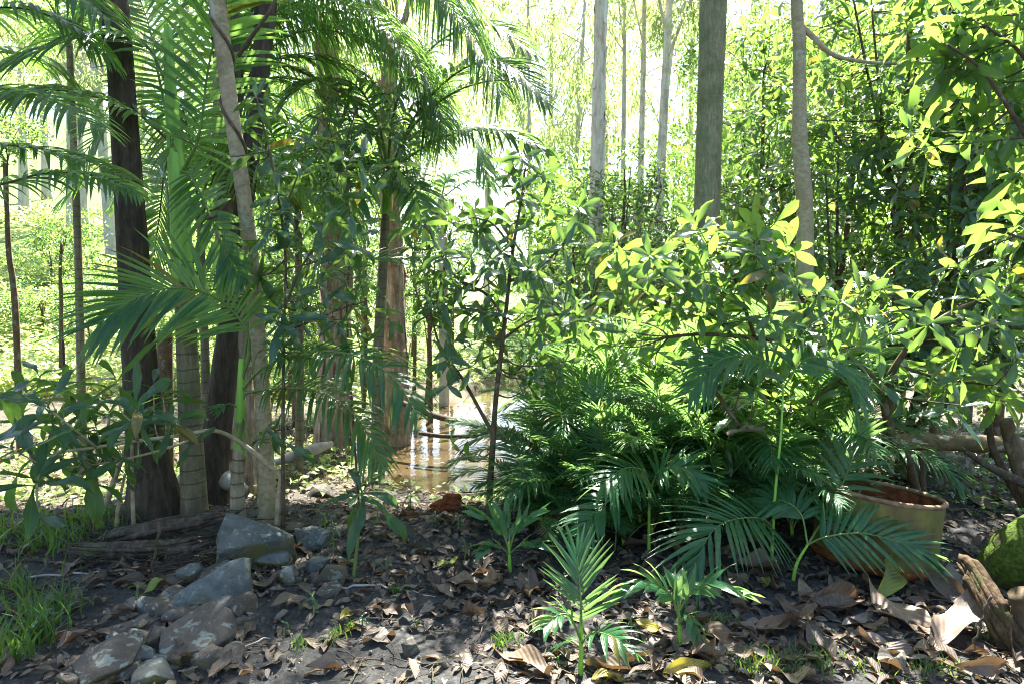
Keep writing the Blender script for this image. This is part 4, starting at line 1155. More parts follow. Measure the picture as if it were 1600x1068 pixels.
# dense dark shrubs forming the right wall
rs = np.random.RandomState(7)
def volume_ros(ctr, rad, n, rs, leaves=8, shell=.45):
    out = []
    for _ in range(n):
        v = rs.normal(size=3); v /= np.linalg.norm(v)
        v[1] = -abs(v[1]) if rs.uniform() < .65 else v[1]
        q = v * rs.uniform(shell, 1.0)
        p = np.array(ctr) + q * np.array(rad)
        ax = q * .7 + np.array([0, -.1, .7]) + rs.normal(size=3) * .25
        out.append((p, ax, leaves + rs.randint(-2, 3), rs.uniform(.75, 1.15)))
    return out
for k, (px, py, d_, rx, ry, rz, nr, L, lab) in enumerate((
        (1330, 300, 7.6, 1.25, .9, 1.5, 150, .25, 'dense dark glossy shrub right behind the slim tan trunk'),
        (1500, 330, 6.6, 1.05, .8, 1.45, 140, .26, 'dense dark glossy shrub filling the right edge above the fallen log'),
        (1420, 70, 7.2, 1.6, .9, 1.9, 190, .26, 'tall glossy shrub crown behind the overhanging leaves at upper right'),
        (1190, 260, 8.6, 1.0, .8, 1.9, 130, .25, 'slender glossy sapling shrub between the two smooth right trunks'),
        (1460, 520, 5.9, 1.0, .6, .75, 100, .25, 'low dark shrub crown just behind the fallen log'),
        (1620, 110, 6.6, 1.2, .9, 2.0, 170, .26, 'glossy shrub partly cut off by the right edge of the frame'),
        (1040, 400, 9.5, .9, .7, .8, 80, .22, 'small glossy shrub behind the grey-green trunk and the pale gums'),
        (895, 440, 9.0, .75, .6, .75, 70, .20, 'dark shrub left of the straight pale paperbark trunk'),
        (975, 330, 11, .95, .8, 1.1, 80, .22, 'dark shrub crown just right of the straight pale paperbark'),
        (470, 400, 9.6, .8, .6, 1.3, 80, .20, 'dark leafy shrub behind the bluish sapling, left of the orange paperbark'),
        (670, 400, 11, .8, .6, .7, 60, .20, 'dark shrub right of the second orange paperbark trunk'))):
    ctr = P(px, py, d_)
    b = Vector((ctr.x + rs.uniform(-.2, .2), d_ + .2, 0)); b.z = Hs(b.x, b.y)
    ros = volume_ros(ctr, (rx, ry, rz), nr, rs)
    wood = [(np.array([(b.x, b.y, b.z - .05), (b.x * .7 + ctr.x * .3, d_ + .1, b.z * .6 + ctr.z * .4), tuple(ctr), (ctr.x, d_, ctr.z + rz * .6)]), .05, .012)]
    for j in range(5):
        v = rs.normal(size=3); v[2] = abs(v[2]) * .6; v /= np.linalg.norm(v)
        c0 = np.array([(b.x + ctr.x) / 2, d_ + .1, (b.z + ctr.z) / 2 + rs.uniform(-.3, .6)])
        c1 = np.array(ctr) + v * np.array([rx, ry, rz]) * .7
        wood.append((np.array([c0, (c0 + c1) / 2 + np.array([0, 0, -.1]), c1]), .022, .008))
    shrub('dark_glossy_shrub', lab, b, wood, ros, M_LOQ2 if k in (4, 6, 7, 8, 9, 10) else M_LOQ, L, limit=260, seed=30 + k, twig=.004)

# centre sapling
rs = np.random.RandomState(8)
d = 5.0
sb = G(765, 812); d = sb.y
lst = [(700, 330), (662, 345), (640, 385), (690, 392), (742, 352), (770, 332), (800, 345), (822, 296), (850, 268), (868, 342), (905, 322, 6, 1.35), (722, 432), (680, 442), (760, 422), (800, 432), (838, 420), (720, 482), (688, 472), (752, 482), (782, 505), (822, 482), (862, 470), (882, 492), (742, 530), (712, 532), (772, 542), (832, 540), (852, 562), (902, 470), (662, 412), (650, 460), (780, 385), (740, 395), (845, 385), (885, 440), (700, 560), (880, 380, 6, 1.2), (795, 270), (815, 240), (740, 570, 5), (830, 600, 4), (700, 600, 4)]
ros = ros_px(lst, d, rs, 7, .45, more=.85)
wood = [(np.array([(sb.x, sb.y, sb.z - .05), P(766, 760, d), P(770, 690, d), P(775, 620, d), P(788, 510, d), P(800, 400, d), P(815, 310, d), P(820, 265, d)]), .026, .006),
        (PP((772, 680, d), (750, 640, d), (722, 590, d), (690, 545, d), (675, 500, d)), .015, .006),
        (PP((790, 500, d), (760, 460, d - .1), (720, 440, d - .2), (690, 400, d - .2), (665, 350, d - .2)), .012, .005),
        (PP((795, 440, d), (840, 420, d), (880, 380, d), (905, 330, d)), .011, .005), (PP((785, 530, d), (830, 500, d - .1), (880, 490, d - .2)), .010, .005),
        (PP((802, 390, d), (770, 350, d), (740, 340, d)), .009, .004)]
shrub('leafy_sapling', 'leafy dark green sapling on a thin forked stem beside the pond', sb, wood, ros, M_SAP, .21, 'sap', seed=3, cat='sapling')

# left sapling with blue-green leaves
rs = np.random.RandomState(9)
sb = G(441, 770); d = sb.y
d = 4.4
sb = Vector((P(441, 700, d).x, d, Hs(P(441, 700, d).x, d)))
lst = [(400, 150, 3), (412, 170, 4), (420, 235), (446, 275), (470, 205), (500, 230), (482, 262), (422, 340), (455, 325), (505, 368, 6, 1.2), (490, 405), (445, 430, 5, 1.35), (398, 425), (442, 492, 6, 1.4), (470, 470), (520, 300), (540, 392), (552, 470), (575, 478), (530, 500), (440, 640, 2, 1.1), (442, 688, 2, 1.1), (430, 300), (515, 335), (560, 430), (470, 375), (500, 290), (460, 240), (540, 260), (440, 380), (495, 470), (560, 520, 4)]
ros = ros_px(lst, d, rs, 5, .35, 1.0, nj=1, more=.8)
wood = [(np.array([(sb.x, sb.y, sb.z - .05), P(442, 700, d), P(443, 600, d), P(444, 500, d), P(446, 400, d), P(432, 290, d), P(412, 200, d), P(400, 150, d)]), .013, .005),
        (PP((445, 480, d), (470, 420, d), (500, 370, d), (520, 310, d), (530, 270, d)), .008, .004), (PP((444, 520, d), (490, 500, d), (540, 480, d), (575, 470, d)), .007, .004), (PP((440, 340, d), (470, 260, d), (480, 210, d)), .006, .004), (PP((446, 420, d), (490, 410, d), (540, 390, d)), .006, .004)]
shrub('leafy_sapling', 'sapling with large bluish drooping leaves just right of the slender grey trunk', sb, wood, ros, M_SAP, .25, 'big', seed=4, cat='sapling', droop=.6, spread=(40, 110))

# climbing vine on the paperbark
rs = np.random.RandomState(10)
d = 6.4
vb = Vector((P(560, 700, d).x, d, Hs(P(560, 700, d).x, d)))
lst = [(rs.uniform(490, 670), rs.uniform(120, 300), rs.randint(3, 6)) for _ in range(40)] + [(rs.uniform(520, 600), rs.uniform(380, 520), 3) for _ in range(14)]
ros = ros_px(lst, d, rs, 4, .5)
wood = [(np.array([(vb.x, vb.y, vb.z - .05), P(548, 600, d), P(542, 480, d), P(548, 360, d), P(540, 240, d), P(560, 160, d)]), .012, .006), (PP((545, 250, d), (600, 200, d), (660, 180, d)), .007, .003), (PP((548, 300, d), (520, 220, d), (500, 150, d)), .007, .003), (PP((560, 160, d), (610, 150, d), (640, 230, d), (600, 260, d)), .005, .003)]
shrub('climbing_vine', 'tangled leafy vine climbing in front of the orange paperbark trunk', vb, wood, ros, M_SAP, .20, 'sap', seed=6, cat='vine', droop=.6)

# low arching shrub at left
rs = np.random.RandomState(12)
sb = G(432, 806); d = 4.42
sb = Vector((P(432, 806, d).x, d, Hs(P(432, 806, d).x, d)))
lst = [(75, 628, 10, 1.1, -.9), (180, 590, 5, 1.0, -.5), (213, 632, 11, 1.05, -.8), (150, 665, 6, .9, -.4), (25, 650, 6, 1.0, -.6), (55, 745, 7, 1.1, -1.0), (62, 805, 4, 1.0, -1.0), (15, 700, 5, 1.0, -1.0), (130, 705, 6, .9, -.6), (268, 655, 6, .8, -.5), (190, 715, 5, .8, -.6), (100, 600, 6, .9, -.3), (240, 600, 5, .8, -.1), (60, 585, 4, .9, -.2), (130, 630, 6, .9, -.3), (40, 610, 6, .9, .0), (255, 620, 6, .8, .2), (170, 640, 7, .9, .1), (110, 670, 6, .9, -.1), (215, 680, 6, .8, -.2), (90, 700, 6, .9, -.3), (300, 690, 4, .6, -.3)]
ros = ros_px(lst, d, rs, 7, .3)
wood = [(np.array([(sb.x, sb.y, sb.z - .04), P(436, 770, d), P(438, 745, d), P(415, 722, d - .05), P(375, 690, d - .1), P(335, 672, d - .2), P(280, 680, d - .35), P(215, 688, d - .5), P(150, 698, d - .65), P(90, 706, d - .8)]), .020, .007),
        (PP((215, 688, d - .5), (212, 660, d - .65), (213, 640, d - .78)), .008, .005), (PP((150, 698, d - .65), (110, 665, d - .8), (78, 640, d - .88)), .008, .005), (PP((90, 706, d - .8), (60, 740, d - .95), (58, 800, d - 1.0)), .008, .005), (PP((335, 672, d - .2), (260, 700, d - .3), (180, 720, d - .4), (110, 730, d - .6)), .009, .005)]
shrub('arching_shrub', 'low shrub with dark corrugated leaves on a branch arching left over the dead log', sb, wood, ros, M_LOQ2, .38, seed=5, droop=.15, wmat=M_GREYBARK)

# loose thin stems round the left trunks
for k, (pts, wd, lab) in enumerate((
        (((160, 800), (175, 760), (190, 715), (205, 680)), 11, 'pale thick sapling stem leaning right before the dark trunk'),
        (((180, 830), (185, 790), (195, 740)), 7, 'short thin sapling stem between the leaning stem and the dark trunk'),
        (((209, 822), (207, 770), (206, 700), (208, 650)), 7, 'straight thin green stem touching the left of the dark trunk'),
        (((143, 842), (139, 790), (135, 740), (137, 690)), 4, 'thin reddish stem left of the leaning sapling stem'))):
    b = G(*pts[0]); C = np.array([(b.x, b.y, b.z - .03)] + [P(x, y, b.y) for x, y in pts[1:]])
    e = empty('sapling_stem', b, lab, 'sapling')
    r_ = wd * b.y / F * .5
    link('stem', mesh_np('stem', *tube(smooth_curve(local(C, b), 14), np.linspace(r_, r_ * .6, 14), 8, lump=.04), M_GREYBARK if k < 3 else M_TWIG), e)
    ms = leaf_meshes('big', M_LOQ2)
    rr = np.random.RandomState(k + 50)
    for m_ in rosette(local(C[-1:], b)[0], (0, -.2, 1), 5, .15, rr, (40, 95), .4):
        link('leaf', ms[rr.randint(6)], e, Matrix(m_.tolist()))
# ------------------------------------------------------------------ stones
def stone_mesh(w_, d_, h_, seed, mat, flat=.55):
    rs = np.random.RandomState(seed)
    bm = bmesh.new()
    for _ in range(15):
        v = rs.normal(size=3); v /= np.linalg.norm(v)
        v = np.sign(v) * np.abs(v) ** .62
        bm.verts.new((v[0] * .55, v[1] * .55, v[2] * .55))
    bmesh.ops.convex_hull(bm, input=bm.verts[:])
    for v in [v for v in bm.verts if not v.link_faces]: bm.verts.remove(v)
    bmesh.ops.bevel(bm, geom=bm.edges[:] + bm.verts[:], offset=.035, segments=2, profile=.6, affect='EDGES')
    bmesh.ops.triangulate(bm, faces=bm.faces[:])
    bmesh.ops.subdivide_edges(bm, edges=[e for e in bm.edges if e.calc_length() > .16], cuts=2, use_grid_fill=True)
    bmesh.ops.triangulate(bm, faces=bm.faces[:])
    o = Vector((seed * 3.1, seed * 1.7, 0))
    for v in bm.verts:
        n = mnoise.fractal(v.co * 3.2 + o, .9, 2.1, 4)
        v.co += v.co.normalized() * n * .035
        v.co.x *= w_; v.co.y *= d_; v.co.z *= h_
    me = bpy.data.meshes.new('stone'); bm.to_mesh(me); bm.free()
    me.materials.append(mat)
    for p in me.polygons: p.use_smooth = True
    me.set_sharp_from_angle(angle=R(38))
    return me

STONES = [  # px, py centre, width px, height px, tilt x, tilt y, yaw, material, label
    (388, 850, 128, 125, 30, -14, 20, 0, 'largest flat-topped grey boulder with pale lichen tilted toward the camera'),
    (422, 878, 58, 40, 8, 0, 10, 0, 'squarish mossy stone wedged below the right of the largest boulder'),
    (322, 930, 138, 74, 18, -12, 15, 0, 'long lichen-spotted grey boulder, second largest, below the largest one'),
    (347, 950, 46, 38, 8, 0, 40, 0, 'round grey stone leaning on the right end of the long lichened boulder'),
    (296, 1003, 118, 66, 16, -16, 28, 1, 'wide flat brown slab lying below the long lichened boulder'),
    (165, 1040, 100, 60, 12, -14, 35, 1, 'broad dark slab at the lower end of the stone row'),
    (240, 958, 48, 46, 10, 0, 60, 1, 'upright brown stone left of the long lichened boulder'),
    (268, 932, 42, 32, 8, 0, 20, 1, 'reddish brown rounded stone above the upright brown stone'),
    (214, 1000, 42, 38, 8, 0, 10, 1, 'small angular stone with pale top left of the paired brown stones'),
    (240, 1000, 44, 44, 10, 0, 80, 1, 'rounded dark stone right of the small pale-topped stone'),
    (490, 846, 58, 40, 8, 0, 15, 0, 'smooth bluish grey stone by the broad-leaf seedling'),
    (496, 882, 36, 34, 5, 0, 35, 0, 'small bluish stone below the smooth bluish grey stone'),
    (432, 843, 26, 22, 0, 0, 0, 0, 'small round stone tucked right of the largest boulder'),
    (458, 826, 36, 18, 4, 0, 20, 1, 'flat stone chip behind the boulder at the foot of the grey trunk'),
    (236, 1056, 74, 30, 8, -6, 20, 0, 'pale grey slab at the bottom edge of the photo'),
    (275, 968, 46, 40, 5, 0, 10, 1, 'dark mossy stone under the left end of the long lichened boulder'),
    (338, 898, 62, 36, 6, -10, 15, 1, 'dark wedge-shaped stone left of the largest boulder'),
    (186, 986, 46, 26, 5, 0, 0, 1, 'half-buried dark stone left of the stone row'),
    (280, 908, 46, 18, 4, 0, 25, 1, 'flat dark stone by the upright green leaf'),
    (642, 1014, 32, 30, 6, 0, 30, 1, 'lone brown stone in the bare soil at the bottom centre'),
    (312, 1032, 30, 24, 4, 0, 30, 1, 'small brown stone under the wide flat slab'),
    (292, 1050, 22, 22, 4, 0, 60, 1, 'small yellowish pebble near the bottom edge below the slab'),
    (1480, 740, 110, 70, 5, 0, 20, 1, 'shadowed mossy boulder behind the rusty drum'),
    (500, 770, 40, 26, 6, 0, 40, 1, 'small mossy stone on the bank beside the drooping frond'),
]
for k, (px, py, w_, h_, tx, ty, yaw, m_, lab) in enumerate(STONES):
    b = G(px, py + h_ * .30)
    s = b.y / F
    W_, H_ = w_ * s, h_ * s
    me = stone_mesh(W_, W_ * .78, H_ * 1.0, 300 + k, (M_STONE, M_STONE2)[m_])
    o = link('stone' if w_ < 90 else 'boulder', me)
    o.location = (b.x, b.y + W_ * .15, b.z + H_ * .22)
    o.rotation_euler = (R(tx), R(ty), R(yaw))
    tag(o, lab, 'stone', 'stones of the rough row' if k < 22 else None)

rs = np.random.RandomState(44)
SP = np.array([(150, 1062), (200, 1030), (225, 985), (255, 1020), (262, 955), (300, 965), (345, 985), (372, 965), (330, 880), (395, 905), (440, 865), (470, 835), (520, 850), (465, 900), (505, 905), (120, 1055), (200, 1062), (265, 1045), (350, 1020), (180, 1010), (300, 900), (410, 920)])
for k, (px, py) in enumerate(SP):
    for q in range(3):
        x_, y_ = px + rs.normal() * 14, py + rs.normal() * 9
        b = G(x_, y_); W_ = (15 + 48 * rs.uniform() ** 1.6) * b.y / F
        o = link('stone', stone_mesh(W_, W_ * rs.uniform(.6, .95), W_ * rs.uniform(.45, .8), 900 + 3 * k + q, (M_STONE, M_STONE2)[rs.randint(2)]))
        o.location = (b.x, b.y, b.z + W_ * .08); o.rotation_euler = (rs.normal() * .25, rs.normal() * .25, rs.uniform(0, 6))
        tag(o, 'small rough stone filling the gaps of the tumbled stone row', 'stone', 'small filler stones')

# pebbles and soil crumbs
rs = np.random.RandomState(3)
pt = []
for k in range(900):
    y = rs.uniform(2.3, 5.2); x = rs.uniform(-.78, .3) * y
    r_ = rs.uniform(.004, .016) * (1 if rs.uniform() < .9 else 1.8)
    a = np.linspace(0, 2 * math.pi, 6)[:-1]
    rr = r_ * rs.uniform(.7, 1.2, 5)
    z = Hs(x, y)
    ring0 = np.stack([x + rr * np.cos(a), y + rr * np.sin(a), np.full(5, z - .006)], 1)
    ring1 = np.stack([x + .75 * rr * np.cos(a), y + .75 * rr * np.sin(a), np.full(5, z + r_ * .6)], 1)
    V = np.vstack([ring0, ring1, [[x, y, z + r_ * .8]]])
    Q = [(i, (i + 1) % 5, 5 + (i + 1) % 5, 5 + i) for i in range(5)] + [(5, 6, 7, 10), (7, 8, 9, 10), (9, 5, 10, 10)]
    Q = Q[:-1] + [(8, 9, 5, 10)]
    pt.append((V, np.array(Q), np.zeros((11, 2))))
tag(link('pebbles', mesh_np('pebbles', *join(pt), M_STONE2, False)), 'scattered small pebbles and crumbs on the bare soil', None, None, 'stuff')

# ------------------------------------------------------------------ rusty drum
b = Vector((P(1366, 800, 3.9).x, 3.9, 0)); b.z = Hs(b.x, b.y)
e = empty('rusty_drum', b, 'cut-down rusty steel drum with yellow-green algae and rolled rim', 'drum')
e.rotation_euler = (R(-2), R(7), 0)
n = 72; R0, hh = .325, .37
a = np.linspace(0, 2 * math.pi, n + 1)
def lathe(prof):
    V = np.array([[(r_ * math.cos(t), r_ * math.sin(t), z) for t in a] for r_, z in prof]); m_ = len(prof)
    U = np.array([[(t / 6.2832, z) for t in a] for r_, z in prof])
    Q = np.array([(i * (n + 1) + j, i * (n + 1) + j + 1, (i + 1) * (n + 1) + j + 1, (i + 1) * (n + 1) + j) for i in range(m_ - 1) for j in range(n)])
    return V.reshape(-1, 3), Q, U.reshape(-1, 2)
rs = np.random.RandomState(4)
def dent(me_):
    V, Q, U = me_
    V = V.copy(); an = np.arctan2(V[:, 1], V[:, 0]); k = 1 + .012 * np.sin(3 * an + 1) + .008 * np.sin(7 * an + V[:, 2] * 9)
    V[:, :2] *= k[:, None]
    return V, Q, U
link('shell', mesh_np('shell', *dent(lathe([(R0 - .004, -.03), (R0, 0), (R0, .03), (R0 + .004, .045), (R0, .06), (R0, .16), (R0, .3), (R0 + .002, hh)])), M_DRUM), e)
link('lining', mesh_np('lining', *dent(lathe([(R0 - .006, hh), (R0 - .007, .2), (R0 - .008, .02), (.15, .012), (.002, .01)])), M_RUST), e)
link('rim', mesh_np('rim', *dent(lathe([(R0 - 0.003 + .014 * math.cos(t), hh + .014 * math.sin(t)) for t in np.linspace(-1.2, 2 * math.pi - 1.2, 11)])), M_RIM), e)
link('base_ring', mesh_np('base_ring', *dent(lathe([(R0 + .004, -.03), (R0 + .02, -.02), (R0 + .02, .012), (R0 + .003, .016)])), M_RUST), e)

# ------------------------------------------------------------------ logs, stumps, sticks
def shards(S, n, rs):
    """long splinters lying along an axis S (points and radii)"""
    out = []
    for _ in range(n):
        i0 = int(rs.uniform(0, .45) * len(S)); i1 = int(rs.uniform(.6, 1.0) * len(S))
        seg = S[i0:i1]
        if len(seg) < 6: continue
        a = rs.uniform(0, 6.28); k = rs.uniform(.25, .95)
        off = np.array([math.cos(a) * .4, math.sin(a), math.sin(a + 1.2)]) * k * .75
        C_ = seg[:, :3] + off * seg[:, 3:4] + rs.normal(size=(1, 3)) * .004
        rr = seg[:, 3] * rs.uniform(.15, .38) * np.minimum(1, np.minimum(np.arange(len(seg)) + .4, len(seg) - np.arange(len(seg)) - .6) / 3)
        out.append(tube(C_, np.maximum(rr, .002), 5, .35, rs.randint(9999), .1))
    return join(out)

def log(name, label, pts, mat, cat='log', ridge=.05, sides=18, n=40, seed=0, rest=None, lump=.04, split=0):
    C, r = wpts(pts)
    b = Vector(C[len(C) // 2])
    e = empty(name, b, label, cat)
    S = smooth_curve(np.hstack([C, r[:, None]]), n)
    if split:
        Sl = S.copy(); Sl[:, :3] -= np.array(b)
        link('wood', mesh_np('wood', *shards(Sl, split, np.random.RandomState(seed)), mat, False), e)
    else:
        link('wood', mesh_np('wood', *tube(S[:, :3] - np.array(b), S[:, 3], sides, ridge, seed, lump), mat), e)
    return e, S, b
def gd(px, py): return G(px, py).y
d1 = gd(260, 850)
e, S, b = log('dead_log', 'grey weathered dead log lying below the palm trunks', [(148, 848, d1, 26), (190, 838, d1, 34), (250, 824, d1, 34), (310, 814, d1 + .02, 28), (355, 805, d1 + .05, 18), (378, 798, d1 + .1, 10)], M_DEADWOOD, seed=2, split=26)
log('dead_log', 'dark brown dead log half buried in front of the grey weathered one', [(92, 852, d1 - .25, 14), (140, 858, d1 - .28, 26), (220, 858, d1 - .3, 32), (290, 850, d1 - .28, 28), (345, 838, d1 - .2, 14)], M_DEADWOOD, seed=3, split=24)
e, S, b = log('fallen_log', 'fallen tan log with pale lichen patches lying across the right side', [(1380, 690, 4.75, 20), (1420, 689, 4.75, 25), (1500, 691, 4.72, 26), (1580, 694, 4.7, 27), (1660, 698, 4.7, 28)], M_LOG, seed=4, ridge=.02, lump=.03)
for pts in (((1440, 702, 4.7, 9), (1442, 760, 4.68, 10), (1446, 800, 4.66, 11)), ((1600, 705, 4.7, 12), (1604, 780, 4.7, 13), (1606, 830, 4.7, 14))):
    C, r = wpts(pts); C, r = root_it(C, r)
    link('prop_branch', mesh_np('prop_branch', *tube(smooth_curve(local(C, b), 10), np.linspace(r[0], r[-1], 10), 8), M_STEMBARK), e)
log('pond_branch', 'dark fallen branch lying across the pond', [(628, 628, 8.9, 9), (655, 640, 8.7, 10), (690, 652, 8.5, 10), (730, 660, 8.4, 9), (765, 666, 8.3, 9), (800, 672, 8.2, 7)], M_DARKBARK, 'branch', seed=5)
log('pond_branch', 'thin submerged branch just showing in the muddy pond below the dark one', [(655, 676, 8.35, 6), (700, 681, 8.2, 7), (745, 680, 8.2, 7), (775, 679, 8.2, 5)], M_DEADWOOD, 'branch', seed=6)
log('bleached_log', 'pale bleached log behind the ringed palm trunk', [(280, 752, 5.6, 14), (300, 742, 5.6, 34), (335, 744, 5.6, 38), (365, 755, 5.6, 26), (385, 765, 5.6, 12)], M_DRIFT, seed=7, ridge=.03)
log('creek_log', 'pale grey log lying on the bank by the orange creek water', [(430, 722, 7.2, 8), (460, 712, 7.3, 18), (495, 700, 7.4, 18), (520, 692, 7.5, 8)], M_DRIFT, seed=8)
log('creek_log', 'dark log on the far edge of the orange creek water', [(415, 672, 9.8, 8), (450, 668, 9.8, 12), (500, 672, 9.7, 10)], M_DEADWOOD, seed=9)
log('creek_plank', 'weathered grey branch lying beside the left creek water', [(70, 810, 5.9, 8), (120, 800, 6.0, 10), (170, 785, 6.1, 10), (205, 772, 6.2, 7)], M_DRIFT, 'branch', seed=19)
log('rotten_stump', 'reddish brown rotten stump at the near edge of the pond', [(668, 792, gd(690, 798), 14), (690, 788, gd(690, 798), 34), (715, 788, gd(690, 798), 30), (732, 792, gd(690, 798), 12)], M_REDWOOD, 'stump', .22, seed=10, split=22)
# mossy log at right edge and broken stump
d2 = 3.35
e, S, b = log('mossy_log', 'thick log covered in bright green moss at the right edge', [(1540, 908, d2 + .25, 36), (1562, 890, d2 + .2, 66), (1615, 860, d2 + .1, 96), (1695, 825, d2, 106)], M_MOSS, seed=11, ridge=.07, lump=.07, n=50, sides=40)
log('broken_stump', 'splintered rotten wood piece leaning against the mossy log', [(1496, 866, d2 - .1, 30), (1520, 895, d2 - .2, 46), (1550, 945, d2 - .35, 54), (1585, 1000, d2 - .45, 60), (1620, 1050, d2 - .55, 60)], M_ROTWOOD, 'stump', .2, seed=12, n=50, split=60)
log('cut_branch', 'short cut branch end poking up at the lower right edge', [(1596, 925, 2.9, 40), (1606, 950, 2.9, 44), (1612, 1000, 2.9, 46)], M_STEMBARK, 'branch', .06, seed=13)
for k, (pts, m_, lab) in enumerate((
        (((1572, 655, 4.3, 20), (1582, 690, 4.3, 22), (1600, 745, 4.25, 26), (1625, 810, 4.2, 28)), M_STEMBARK, 'broken upright brown branch before the right end of the fallen log'),
        (((1545, 660, 4.4, 9), (1552, 700, 4.4, 11), (1575, 745, 4.35, 13), (1600, 790, 4.3, 15)), M_TWIG, 'thin dark branch crossing the fallen log'),
        (((1508, 705, 4.3, 7), (1545, 728, 4.2, 12), (1590, 750, 4.1, 15), (1650, 775, 4.0, 16)), M_DEADWOOD, 'grey dead branch slanting down right beneath the fallen log'),
        (((1180, 560, 4.0, 5), (1110, 590, 4.0, 6), (1128, 625, 4.0, 7), (1155, 665, 4.0, 6)), M_STEMBARK, 'bent tan twig hanging in front of the palm thicket'))):
    log('dead_branch', lab, pts, m_, 'branch', .05, 10, 24, 40 + k)

rs = np.random.RandomState(14)
STICKS = [(((12, 938), (60, 922), (120, 897), (180, 868)), 7, 'pale stick lying across the left soil below the logs'), (((0, 885), (60, 880), (110, 884)), 6, 'dark stick at the left edge above the grass'), (((40, 905), (120, 898), (210, 893)), 4, 'thin stick crossing under the dark dead log'),
          (((120, 990), (152, 1005), (190, 1034), (212, 1030)), 5, 'crooked dark root tip in the left soil'), (((820, 1025), (850, 1042), (905, 1062)), 5, 'brown stick beside the curled grey leaf at the bottom'), (((520, 922), (600, 920), (680, 935)), 4, 'thin dry stick across the litter in the middle'),
          (((1398, 905), (1440, 925), (1500, 950), (1530, 962)), 6, 'dark stick pointing from the yellow-green leaf to the stump'), (((1548, 930), (1530, 980), (1512, 1024)), 5, 'pale straight stick leaning over the lower right litter'), (((770, 960), (800, 985), (830, 1000)), 4, 'short twig left of the upright palm seedling'),
          (((1330, 1010), (1420, 1030), (1520, 1062)), 5, 'long thin stick in the lower right grass'), (((640, 975), (690, 955), (740, 962)), 3, 'fine twig on the bare soil in the middle'), (((420, 1000), (350, 1030), (300, 1050)), 3, 'long pale rootlet curving below the slab'), (((250, 815), (240, 870), (236, 905)), 5, 'crooked dead twig standing in front of the dead logs'), (((350, 880), (300, 905), (260, 930)), 4, 'stick resting against the wedge-shaped stone')]
for k, (pts, wd, lab) in enumerate(STICKS):
    C = np.array([G(x, y) + Vector((0, 0, .012)) for x, y in pts])
    if 'standing' in lab or 'leaning' in lab:
        d_ = gd(*pts[-1]) if 'leaning' in lab else gd(*pts[-1])
        C = np.array([P(x, y, d_) for x, y in pts]); C[-1, 2] = Hs(C[-1, 0], C[-1, 1]) - .02
    C = smooth_curve(C, 16) + rs.normal(size=(16, 3)) * .004
    b = Vector(C[8]); r_ = wd * b.y / F * .5
    o = link('stick', mesh_np('stick', *tube(C - np.array(b), np.linspace(r_, r_ * .6, 16), 7, 0, k, .08), (M_TWIG, M_DEADWOOD, M_DRIFT)[k % 3]))
    o.location = b
    tag(o, lab, 'stick', 'sticks on the forest floor')

# ------------------------------------------------------------------ fallen leaves
DL = [leaf_tpl(9, 2, .40, .5, f, c, w_, 0, tw, 400 + k) for k, (f, c, w_, tw) in enumerate(((.35, .35, .6, .3), (.2, -.35, .8, -.4), (.7, .2, .5, .5), (.12, .4, 1.0, .2), (1.0, -.2, .6, -.6), (.25, -.6, .4, .3), (.08, .1, .7, .1), (.1, -.15, 1.2, -.2)))]
DLM = [mesh_np('fallen_leaf', *tp, M_DEAD) for tp in DL]
rs = np.random.RandomState(15)
def lay(me, px, py, L, rs, lift=.012, yaw=None, tilt=None, wsc=1.0, zoff=0.0):
    g_ = G(px, py)
    e_ = .08
    n_ = Vector((Hs(g_.x - e_, g_.y) - Hs(g_.x + e_, g_.y), Hs(g_.x, g_.y - e_) - Hs(g_.x, g_.y + e_), 2 * e_)).normalized()
    q = Vector((0, 0, 1)).rotation_difference(n_).to_matrix().to_4x4()
    yaw = rs.uniform(0, 6.28) if yaw is None else yaw
    tx, ty = (rs.normal() * .16, rs.normal() * .13) if tilt is None else tilt
    m_ = Matrix.Translation((g_.x, g_.y, g_.z + lift + zoff)) @ q @ Matrix.Rotation(yaw, 4, 'Z') @ Matrix.Rotation(tx, 4, 'X') @ Matrix.Rotation(ty, 4, 'Y') @ Matrix.Diagonal((L, L * wsc, L, 1)) @ Matrix.Translation((-.5, 0, 0))
    return m_
cnt = 0
while cnt < 285:
    px, py = rs.uniform(380, 1600), rs.uniform(770, 1068)
    if rs.uniform() < .12: px, py = rs.uniform(0, 420), rs.uniform(850, 1068)
    if 1300 < px < 1470 and 780 < py < 885: continue
    if 400 < px < 780 and py > 975 and rs.uniform() < .72: continue
    if py < 830 and px < 560: continue
    big = px > 820
    L = rs.uniform(.09, .19) if not big else .09 + .19 * rs.uniform() ** 1.8
    o = link('fallen_leaf', rs.choice(np.array(DLM, dtype=object)))
    o.matrix_basis = lay(None, px, py, L, rs, rs.uniform(.008, .03), wsc=rs.uniform(.75, 1.15))
    tag(o, 'dry brown fallen leaf lying in the leaf litter', 'leaf', 'dry leaves of the litter')
    cnt += 1
